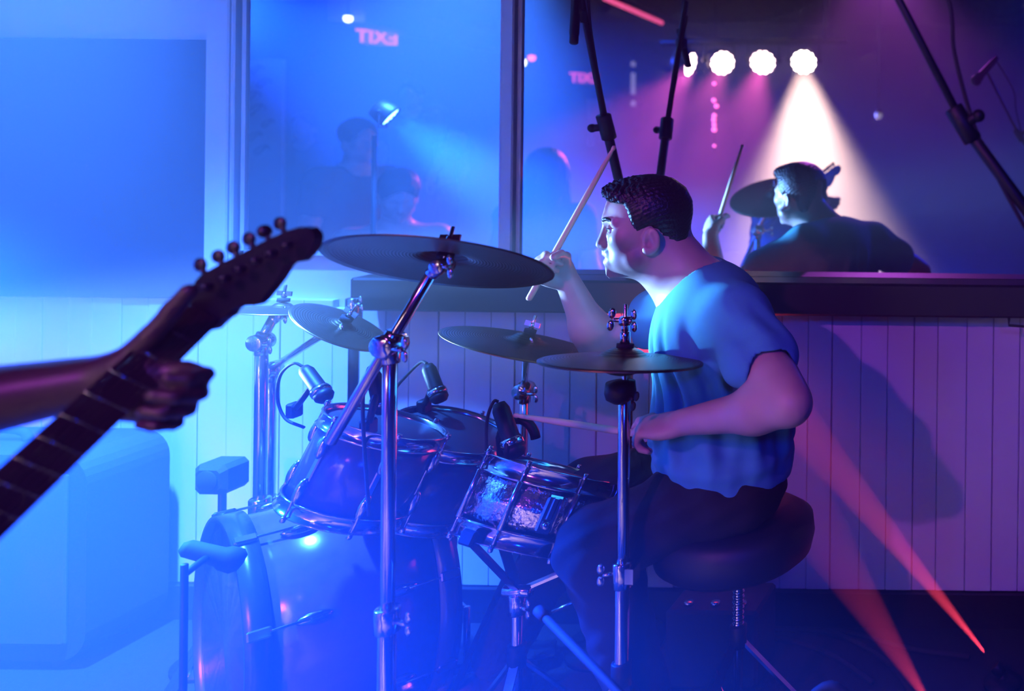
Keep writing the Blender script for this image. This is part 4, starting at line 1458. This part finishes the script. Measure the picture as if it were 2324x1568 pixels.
# ---------------------------------------------------------------- people in front of the stage, seen in the mirror
def bystander(hc, face, label, hair, shirt, tank=False, lean=0.0, scl=1.0, hairlen=0.0, arms='down'):
    hc = np.array(hc, float)
    f = np.array((math.cos(face), math.sin(face), 0))
    l = np.cross(up3, f)
    rows = (f, l, up3)
    hf = unit(f - up3 * lean * 1.1)
    F, Hh, hr = head_fields(hc, hf, l, PROFILE, scl)
    nb = hc - up3 * .165 * scl - f * (.03 + .10 * lean)
    F.cone(Hh(-.02, 0, -.04), nb, .053, .058, .03)
    ch = nb - up3 * .17 - f * .07 * lean
    pe = ch - up3 * .36 - f * .10 * lean
    F.ell(ch, (.11, .17, .17), rows, .05).ell((ch + pe) / 2, (.10, .14, .15), rows, .06).ell(pe, (.11, .165, .11), rows, .05)
    an, kn = [], []
    for s_ in (1, -1):
        sh = nb - up3 * .05 + l * .175 * s_
        if arms == 'up' and s_ == 1:
            e, w_ = sh + f * .20 - up3 * .14 + l * .05, sh + f * .34 + up3 * .08
        else:
            e, w_ = sh - up3 * .29 + l * .05 * s_, sh - up3 * .48 + f * .14 + l * .03 * s_
        F.cone(nb - up3 * .01, sh, .045, .050, .05).cone(sh, e, .052, .042, .04).cone(e, w_, .042, .028, .03)
        hd = unit(w_ - e)
        tt = unit(np.cross(hd, l * s_))
        hand(F, w_, hd, tt, unit(np.cross(hd, tt)), [(.3, .5, .3)] * 4, [(.7, .6, -.2), (.9, .4, -.2), (1, .2, -.2)], .95)
        k_ = np.array((pe[0], pe[1], FLOOR + .50)) + l * .10 * s_ + f * .03
        a_ = np.array((pe[0], pe[1], FLOOR + .09)) + l * .12 * s_
        F.cone(pe + l * .09 * s_, k_, .078, .055, .05).cone(k_, a_, .052, .036, .03).cone(a_ - up3 * .04, a_ + f * .15 - up3 * .06, .034, .027, .03)
        kn.append(k_)
        an.append(a_)
    pts = np.array([hc, pe, *an])
    lo, hi = pts.min(0) - (.42, .42, .10), pts.max(0) + (.42, .42, .16)
    V, Q = F.mesh(lo, hi, .0095)
    t = thing('person', (pe[0], pe[1], FLOOR), label, 'person')
    b = link_mesh('body', V, Q, SKIN, t)
    paint(b, skin_cols(V, (.58, .40, .32)))
    HF = Field().ell(Hh(-.012, 0, .036), np.array((.100, .085, .088)) * scl, hr, .01)
    if hairlen:
        HF.cone(Hh(-.045, 0, .02), nb - up3 * hairlen - f * .06, .085, .105, .05)
        HF.cone(Hh(-.02, .06, .0), nb - up3 * hairlen * .8 + l * .11, .045, .05, .04).cone(Hh(-.02, -.06, .0), nb - up3 * hairlen * .8 - l * .11, .045, .05, .04)
    HF.ell(Hh(.085, 0, -.035), np.array((.06, .07, .095)) * scl, hr, .01, 's')
    V, Q = HF.mesh(hc - .48, hc + .22, .0085, lambda p: .0025 * np.sin(p[:, 0] * 160 + 2 * np.sin(p[:, 2] * 40)) * np.sin(p[:, 1] * 150))
    link_mesh('hair', V, Q, hair, t)
    TF = Field().ell(ch, (.125, .185, .18), rows, .05).ell((ch + pe) / 2, (.118, .16, .17), rows, .06).ell(pe + up3 * .03, (.13, .18, .10), rows, .05)
    for s_ in (1, -1):
        sh = nb - up3 * .05 + l * .175 * s_
        if tank:
            TF.ell(sh + l * .035 * s_, (.09, .075, .12), rows, .01, 's')
        else:
            e = (sh + f * .20 - up3 * .14) if (arms == 'up' and s_ == 1) else sh - up3 * .29 + l * .05 * s_
            TF.cone(nb - up3 * .01, sh, .054, .062, .05).cone(sh, sh + (e - sh) * .5, .066, .062, .04)
    TF.cone(nb + f * .03 + up3 * .02, hc, .07, .08, .01, 's')
    V, Q = TF.mesh(pe - (.32, .32, .12), np.maximum(nb, pe) + (.42, .42, .10), .012, lambda p: .003 * np.sin(p[:, 0] * 50 + p[:, 1] * 60 + 2 * np.sin(p[:, 2] * 22)))
    link_mesh('top', V, Q, shirt, t)
    TR = Field().ell(pe - up3 * .02, (.13, .18, .11), rows, .05)
    for s_, k_, a_ in zip((1, -1), kn, an):
        TR.cone(pe + l * .09 * s_, k_, .092, .072, .05).cone(k_, a_, .068, .052, .04)
    V, Q = TR.mesh(pts.min(0) - (.3, .3, .05), np.array((pe[0] + .3, pe[1] + .3, pe[2] + .14)), .013)
    link_mesh('trousers', V, Q, BLACKC, t)
    return t


bystander(M(1243, 392, 4.7), R(255), 'long-haired person in black watching from beside the stage', HAIR, BLACKC, hairlen=.30, scl=1.1)
bystander(M(815, 318, 4.75), R(20), 'dark-haired person in grey looking across the stage front', HAIR, GREYC)
bystander(M(905, 440, 4.15), R(45), 'person in a tank top bending their head forward', HAIR, BLACKC, tank=True, lean=.55)
bystander(M(934, 215, 7.4), R(80), 'tall person in black standing far back in the room', HAIR, BLACKC)
bystander(M(992, 266, 8.7), R(60), 'person in a white top standing far back in the room', HAIR, WHITEC, arms='up')
bystander(M(690, 285, 8.2), R(75), 'broad person in black near the pale graffiti panel', HAIR, BLACKC, scl=1.12)
# ---- END PEOPLE
# ================================================================== mic stands, amplifier, floor gear
t0 = thing('overhead_mic_stand', (-1.20, 2.535, 0), 'dark microphone boom stand rising behind the drummer against the mirror', 'microphone stand')
bt, bc, bb = P(1321, 10, 2.30), P(1376, 288, 2.42), P(1406, 402, 2.475)
be = Vector((-1.20, 2.535, 1.16))
bdir = (bc - bb).normalized()
MB().cyl((-1.20, 2.535, .03), be, .011).build('pole', BLACKM, t0)
MB().lathe([(.13, 0), (.13, .014), (.02, .03), (0, .03)], (-1.20, 2.475, .001), up, 28).build('base', BLACKM, t0)
MB().cyl(be + Vector((0, -.02, 0)), be + Vector((0, .012, 0)), .022).build('boom_clamp', BLACKM, t0)
MB().cyl(be, bc, .0125).build('boom_outer', BLACKM, t0)
q = MB().cyl(bc - bdir * .035, bc + bdir * .035, .0195)
q.cyl(bc, bc + Vector((-.032, -.01, -.004)), .010).ball(bc + Vector((-.034, -.01, -.004)), .012)
q.build('boom_clutch', BLACKM, t0)
MB().cyl(bc, bt + (bt - bc).normalized() * .12, .0085).build('boom_inner', BLACKM, t0)
mt_ = P(1322, 20, 2.30)
mic = thing('overhead_microphone', mt_, 'slim dark overhead microphone clipped to the boom', 'microphone')
mdir = (P(1318, 96, 2.27) - mt_).normalized()
MB().lathe([(.009, -.03), (.0115, -.02), (.0115, .075), (.0105, .078), (.0105, .10), (.008, .103)], mt_ + Vector((-.008, -.018, 0)), mdir, 18).build('body', BLACKM, mic)
MB().box(mt_ + Vector((-.004, -.010, -.02)), (.030, .030, .034), bev=.005).build('clip', RUBBER, mic)
MB().tube(curve_pts([mt_ + Vector((-.008, -.018, .03)), P(1330, -40, 2.29), P(1340, 60, 2.325), P(1358, 180, 2.37), P(1366, 270, 2.41), P(1374, 300, 2.43)], 40), .0035, 8).build('cable', RUBBER, mic)

t1 = thing('microphone_stand', (.03, 1.36, FLOOR + .25), 'black boom microphone stand slanting across the dark corner', 'microphone stand')
b0_, b1_, b2_ = P(2030, -20, 1.33), P(2186, 282, 1.35), P(2336, 530, 1.36)
b3_ = Vector((.03, 1.36, P(2380, 600, 1.36).z))
MB().cyl((.03, 1.36, .02), b3_, .010).build('pole', BLACKM, t1)
tripod_ = MB()
for k in range(3):
    a = R(30 + 120 * k)
    MB().cyl((.03, 1.36, .10), (.03 + .26 * math.cos(a), 1.36 + .17 * math.sin(a) + (.03 if k == 2 else 0), .012), .008).build('leg', BLACKM, t1)
q = MB().cyl(b3_ + Vector((-.02, 0, 0)), b3_ + Vector((.02, 0, 0)), .020)
wing_bolt(q, b3_ + Vector((-.02, -.01, -.01)), (-1, -.2, -.2), .016)
q.build('boom_clamp', CHROME, t1)
dd = (b1_ - b2_).normalized()
MB().cyl(b3_ - dd * .0, b1_, .0095).build('boom_outer', BLACKM, t1)
q = MB().cyl(b1_ - dd * .03, b1_ + dd * .03, .0150)
q.cyl(b1_, b1_ + Vector((.022, -.008, .012)), .008).ball(b1_ + Vector((.024, -.008, .013)), .010)
q.build('boom_clutch', BLACKM, t1)
MB().cyl(b1_, b0_ + (b0_ - b1_).normalized() * .10, .0062).build('boom_inner', BLACKM, t1)
m1 = b0_ + (b0_ - b1_).normalized() * .10
mic = thing('vocal_microphone', m1, 'dark microphone on the end of the slanting boom', 'microphone')
MB().lathe([(.010, -.08), (.013, -.05), (.016, .03), (.022, .05)], m1, (-.5, .3, -.6), 18).build('body', BLACKM, mic)
MB().ball(m1 + Vector((-.5, .3, -.6)).normalized() * .068, .025).build('grille', BLACKM, mic)
MB().tube(curve_pts([m1 + Vector((.04, -.02, .05)), P(2146, -20, 1.34), P(2166, 120, 1.34), P(2204, 265, 1.345), P(2240, 352, 1.35), P(2300, 470, 1.35), b3_ + Vector((0, -.02, -.05))], 40), .0033, 8).build('cable', RUBBER, mic)

# speaker cabinet at the left, rounded corners
ca, cbz = Vector((P(386, 1000, 2.55).x, 2.33, 0)), P(330, 972, 2.55).z
w_c, d_c = .78, .25
t = thing('speaker_cabinet', (ca.x - w_c / 2, 2.33 + d_c / 2, 0), 'large dark speaker cabinet with rounded top corners in the blue haze', 'speaker')
ring = []
rc_ = .075
for (sx, sz, a0_) in ((1, 1, 0), (-1, 1, 90), (-1, -1, 180), (1, -1, 270)):
    cx = ca.x - w_c / 2 + sx * (w_c / 2 - rc_)
    cz = cbz / 2 + .012 + sz * ((cbz - .024) / 2 - rc_)
    for k in range(7):
        a = R(a0_ + 15 * k)
        ring.append(Vector((cx + rc_ * math.cos(a), 2.33, cz + rc_ * math.sin(a))))
MB().prism(ring, (0, d_c - .03, 0)).build('cabinet', TOLEX, t)
gx = ca.x - w_c / 2
MB().box((gx, 2.326, cbz / 2 + .012), (w_c - .09, .012, cbz - .12), bev=.004).build('grille', GRILL, t)
MB().tube(curve_pts([(gx - .11, 2.44, cbz), (gx - .08, 2.44, cbz + .028), (gx + .08, 2.44, cbz + .028), (gx + .11, 2.44, cbz)], 12), .012, 8).build('handle', RUBBER, t)
for sx in (-1, 1):
    for yy in (2.36, 2.50):
        MB().cyl((gx + sx * .3, yy, 0.0), (gx + sx * .3, yy, .03), .022).build('foot', RUBBER, t)

# small box on a stand behind the bass drum
bx = P(505, 1078, 2.38)
t = thing('small_speaker', (bx.x, bx.y, 0), 'small dark box on a thin stand against the white boards', 'speaker')
MB().box(bx, (.088, .085, .080), bev=.012).build('box', TOLEX, t)
MB().cyl((bx.x, bx.y, .02), (bx.x, bx.y, bx.z - .038), .009).build('pole', BLACKM, t)
MB().lathe([(.10, 0), (.10, .012), (.02, .025), (0, .025)], (bx.x, bx.y, .001), up, 24).build('base', BLACKM, t)
MB().cyl(bx + Vector((0, -.044, 0)), bx + Vector((0, -.047, 0)), .028).build('cone', RUBBER, t)

# kick drum microphone on a short stand
km = P(478, 1258, 1.74)
pl_ = P(417, 1420, 1.66)
t = thing('kick_microphone', (pl_.x, pl_.y, 0), 'stubby microphone on a short stand before the bass drum', 'microphone')
MB().lathe([(.008, -.05), (.016, -.04), (.018, .015), (.023, .025), (.024, .045), (.015, .055), (0, .057)], km, (.75, .45, -.5), 22).build('microphone', RUBBER, t)
MB().cyl((pl_.x, pl_.y, .02), (pl_.x, pl_.y, km.z + .02), .006).build('pole', BLACKM, t)
MB().cyl((pl_.x, pl_.y, km.z), km, .0065).build('boom_arm', BLACKM, t)
MB().lathe([(.11, 0), (.11, .014), (.02, .03), (0, .03)], (pl_.x, pl_.y, .001), up, 24).build('base', BLACKM, t)

# folded boom leaning in from the front of the stage
la, lb = P(1238, 1402, 1.52), P(1520, 1690, 1.30)
t = thing('leaning_boom', (lb.x, lb.y, 0), 'blurred dark boom arm slanting up from the stage front below the hi-hat', 'microphone stand')
MB().cyl(lb, la, .0060).build('arm', RUBBER, t)
MB().cyl(la, la + (la - lb).normalized() * .03, .0085).build('end_cap', RUBBER, t)
MB().cyl((lb.x, lb.y, .02), lb, .010).build('pole', BLACKM, t)
MB().lathe([(.11, 0), (.11, .014), (.02, .03), (0, .03)], (lb.x, lb.y, .001), up, 24).build('base', BLACKM, t)
MB().cyl(lb + Vector((0, -.02, 0)), lb + Vector((0, .02, 0)), .02).build('clamp', BLACKM, t)
# soft gear bag
bgc = np.array((-.40, 1.66, 0))
SF = Field().ell(bgc + up3 * .17, (.17, .12, .19), None, .03).cone(bgc + up3 * .10 - np.array((.12, 0, 0)), bgc + up3 * .10 + np.array((.12, 0, 0)), .11, .11, .05)
SF.fun(lambda p: -p[:, 2] + .002, .01, 'i')
V, Q = SF.mesh(bgc - (.3, .25, .02), bgc + (.3, .25, .42), .008, lambda p: .006 * np.sin(p[:, 0] * 40 + 2 * np.sin(p[:, 2] * 30)))
t = thing('gear_bag', Vector(bgc), 'soft black gear bag on the stage in front of the throne', 'bag')
link_mesh('bag', V, Q, BLACKC, t)
MB().tube(curve_pts([bgc + up3 * .33 + np.array((-.08, 0, 0)), bgc + up3 * .40, bgc + up3 * .33 + np.array((.08, 0, 0))], 12), .009, 8).build('handle', RUBBER, t)

# effects box on the floor and cables
bxp = P(1640, 1352, 2.36)
t = thing('floor_box', (bxp.x, bxp.y, 0), 'flat dark equipment box on the stage behind the throne', 'box')
MB().box((bxp.x, bxp.y, bxp.z / 2), (.24, .16, bxp.z), bev=.008).build('case', TOLEX, t)
for sx in (-.07, 0, .07):
    MB().cyl((bxp.x + sx, bxp.y - .05, bxp.z), (bxp.x + sx, bxp.y - .05, bxp.z + .012), .012).build('knob', CHROME, t)
cab = [((1700, 1372), (1790, 1420), (1900, 1452), (2010, 1510), (2080, 1600)), ((1735, 1400), (1830, 1395), (1940, 1450), (2050, 1480), (2200, 1500)), ((1560, 1430), (1680, 1450), (1800, 1470), (1890, 1500), (1980, 1560))]
for k, pp in enumerate(cab):
    ps = []
    for (a, b) in pp:
        Yc = CAMH / ((b - VY + 30 * 0) / FPX)
        Yc = min(Yc, 2.55)
        c = P(a, b, Yc)
        ps.append((c.x, c.y, .0085))
    o = MB().tube(curve_pts(ps, 32), .0075, 8).build('cable', RUBBER)
    tag(o, ('black cable leading from the flat box towards the stage edge', 'black cable curling past the red pin spot', 'black cable lying behind the throne legs')[k], 'cable')

# ================================================================== the far side of the room, seen in the mirror
DUCT = mat('painted_duct', (0.25, 0.27, 0.30), 0.5)
PAPER = mat('pale_paper', (0.75, 0.68, 0.60), 0.8, noise=(20, 0.1))
SIGNR = mat('exit_sign_glow', (0.8, 0.1, 0.15), 0.4, emit=(1.0, 0.10, 0.30), estr=2.4)
SIGND = mat('exit_sign_face', (0.10, 0.02, 0.05), 0.5, emit=(0.5, 0.08, 0.30), estr=0.5)
BULBW = mat('bulb_white', (1, 1, 1), 0.3, emit=(0.85, 0.92, 1.0), estr=9)
BULBD = mat('bulb_dim', (1, 1, 1), 0.3, emit=(0.8, 0.8, 0.6), estr=0.25)
BULBP = mat('bulb_pink', (1, .5, .6), 0.3, emit=(1.0, 0.12, 0.35), estr=5)
STRIPP = mat('led_strip_pink', (1, .3, .4), 0.3, emit=(1.0, 0.10, 0.28), estr=2.2)
# ceiling duct
da, db = M(786, 34, 8.3), M(1150, 128, 11.4)
t = thing('ceiling_duct', da, 'long square duct under the ceiling with a bright near end', 'duct')
dv = (db - da)
rotd = frame(Vector((0, 0, 1)), dv)
MB().box((da + db) / 2 + Vector((0, 0, .09)), (dv.length, .34, .22), rotd, bev=.01).build('duct', DUCT, t)
for q0 in (.1, .5, .9):
    c = da.lerp(db, q0)
    MB().cyl((c.x, c.y, c.z + .18), (c.x, c.y, ZC), .012).build('hanger', BLACKM, t)
# track lamps by the duct
for (px, py, Yv, rr, mm, lab) in ((790, 42, 8.2, .035, BULBW, 'small white track lamp at the near end of the duct'), (847, 58, 8.8, .028, BULBW, 'small white lamp just above the exit sign'),
                                  (1183, 142, 9.0, .045, BULBW, 'small white ceiling lamp beside the pink one'), (1207, 131, 9.0, .035, BULBP, 'small pink ceiling lamp beside the white one'),
                                  (1994, 262, 6.4, .03, BULBD, 'small dim lamp on the dark side of the room')):
    c = M(px, py, Yv)
    t = thing('ceiling_lamp', c, lab, 'lamp')
    MB().ball(c, rr).build('bulb', mm, t)
    MB().lathe([(rr * .5, rr * .6), (rr * .9, rr * .7), (rr * .6, rr * 1.6), (.01, rr * 1.7)], c, up, 16).build('socket', BLACKM, t)
    MB().cyl(c + Vector((0, 0, rr * 1.6)), (c.x, c.y, ZC), .006, seg=8).build('cord', BLACKM, t)

def exit_sign(c, face, wd, label):
    t = thing('exit_sign', c, label, 'sign')
    c = Vector(c)
    Fq = Matrix.Rotation(face, 3, 'Z')
    hgt = wd * .62
    MB().box(c, (wd, .05, hgt), Fq, bev=.006).build('housing', BLACKM, t)
    MB().box(c + Fq @ Vector((0, .0275, 0)), (wd * .96, .006, hgt * .94), Fq).build('face', SIGND, t)
    cu = bpy.data.curves.new('letters', 'FONT')
    cu.body = 'EXIT'
    cu.align_x, cu.align_y = 'CENTER', 'CENTER'
    cu.size = hgt * 1.12
    cu.extrude = .003
    cu.offset = .004
    to = bpy.data.objects.new('tmp', cu)
    COL.objects.link(to)
    dg = bpy.context.evaluated_depsgraph_get()
    me = bpy.data.meshes.new_from_object(to.evaluated_get(dg))
    bpy.data.objects.remove(to)
    vs = [c + Fq @ (Vector((0, .034, 0)) + Vector((-v.co.x * .98, v.co.z, v.co.y))) for v in me.vertices]
    fs = [tuple(reversed(p.vertices)) for p in me.polygons]
    link_mesh('letters', [tuple(v) for v in vs], fs, SIGNR, t, False)
    MB().cyl(c + Vector((0, 0, hgt / 2)), (c.x, c.y, ZC), .008, seg=8).build('hanger', BLACKM, t)
    return t


exit_sign(M(853, 86, 9.2), R(-58), .27, 'glowing red exit sign hanging next to the duct')
exit_sign(M(1326, 178, 11.2), R(-30), .24, 'smaller glowing exit sign at the far end of the room')
# pink led strip along a ceiling pipe
sa, sb = M(1372, -4, 8.2), M(1502, 52, 9.6)
t = thing('neon_tube', sa, 'thin pink glowing tube along the ceiling', 'lamp')
for (q0, q1) in ((0, .22), (.25, 1)):
    MB().cyl(sa.lerp(sb, q0), sa.lerp(sb, q1), .022, seg=10).build('tube', STRIPP, t)
MB().cyl(sa.lerp(sb, -.3) + Vector((0, 0, .05)), sb.lerp(sa, -.3) + Vector((0, 0, .05)), .03).build('pipe', BLACKM, t)
for q0 in (0.1, .9):
    c = sa.lerp(sb, q0)
    MB().cyl((c.x, c.y, c.z + .02), (c.x, c.y, ZC), .008).build('hanger', BLACKM, t)
# string of pink beads
top = M(1622, 190, 6.9)
t = thing('bead_light_string', top, 'hanging string of small pink bead lights', 'lamp')
MB().cyl(M(1622, 345, 6.9), (top.x, top.y, ZC), .003, seg=6).build('cord', BLACKM, t)
for (px, py, rr) in ((1622, 190, .013), (1621, 228, .016), (1627, 241, .016), (1622, 262, .015), (1621, 272, .016), (1622, 283, .015), (1622, 294, .018), (1622, 331, .011)):
    MB().ball(M(px, py, 6.9) + Vector((0, .008, 0)), rr, seg=12, rings=8).build('bead', BULBP, t)
# pale pennant and strip lamp on the far wall
yv = WALL * 2 - Y0 - .03
t = thing('pennant', M(1350, 330, yv), 'pale pennant-shaped paper hung on the far wall', 'pennant')
MB().prism([M(a, b, yv) for a, b in ((1331, 224), (1388, 226), (1384, 244), (1362, 268), (1350, 300), (1347, 330), (1334, 330), (1338, 290))], (0, -.006, 0)).build('paper', PAPER, t)
a, b = M(1437, 140, yv), M(1437, 246, yv)
t = thing('strip_lamp', b, 'thin upright white strip lamp on the far wall', 'lamp')
STW = mat('strip_white', (1, 1, 1), 0.4, emit=(0.75, 0.65, 1.0), estr=0.75)
for q0, q1 in ((0, .1), (.24, .70), (.84, .95)):
    MB().cyl(a.lerp(b, q0), a.lerp(b, q1), .03, seg=10).build('tube', STW, t)
MB().box(a.lerp(b, .5) + Vector((0, -.02, 0)), (.10, .015, (a - b).length + .1)).build('holder', BLACKM, t)
# pale graffiti panel on its own frame, left of the crowd
ga, gb_ = M(556, 134, 6.6), M(642, 356, 6.6)
t = thing('graffiti_panel', ((ga.x + gb_.x) / 2, ga.y, FLOOR), 'pale tall panel covered in dark scribbles', 'panel')
MB().box(((ga.x + gb_.x) / 2, ga.y, (ga.z + FLOOR) / 2), (gb_.x - ga.x, .03, ga.z - FLOOR)).build('panel', PAINT, t)
INK = mat('scribble_ink', (0.10, 0.10, 0.16), 0.7)
r2 = random.Random(3)
for k in range(7):
    c = Vector((ga.x + (gb_.x - ga.x) * r2.uniform(.25, .75), ga.y + .018, ga.z - .08 - .10 * k))
    rr = r2.uniform(.025, .06)
    MB().tube([c + Vector((rr * math.cos(a) * (1 + .3 * math.sin(3 * a)), 0, rr * .7 * math.sin(a * 1.3))) for a in np.linspace(0, r2.uniform(5, 7), 16)], .003, 6).build('scribble', INK, t)
# ---- END PROPS
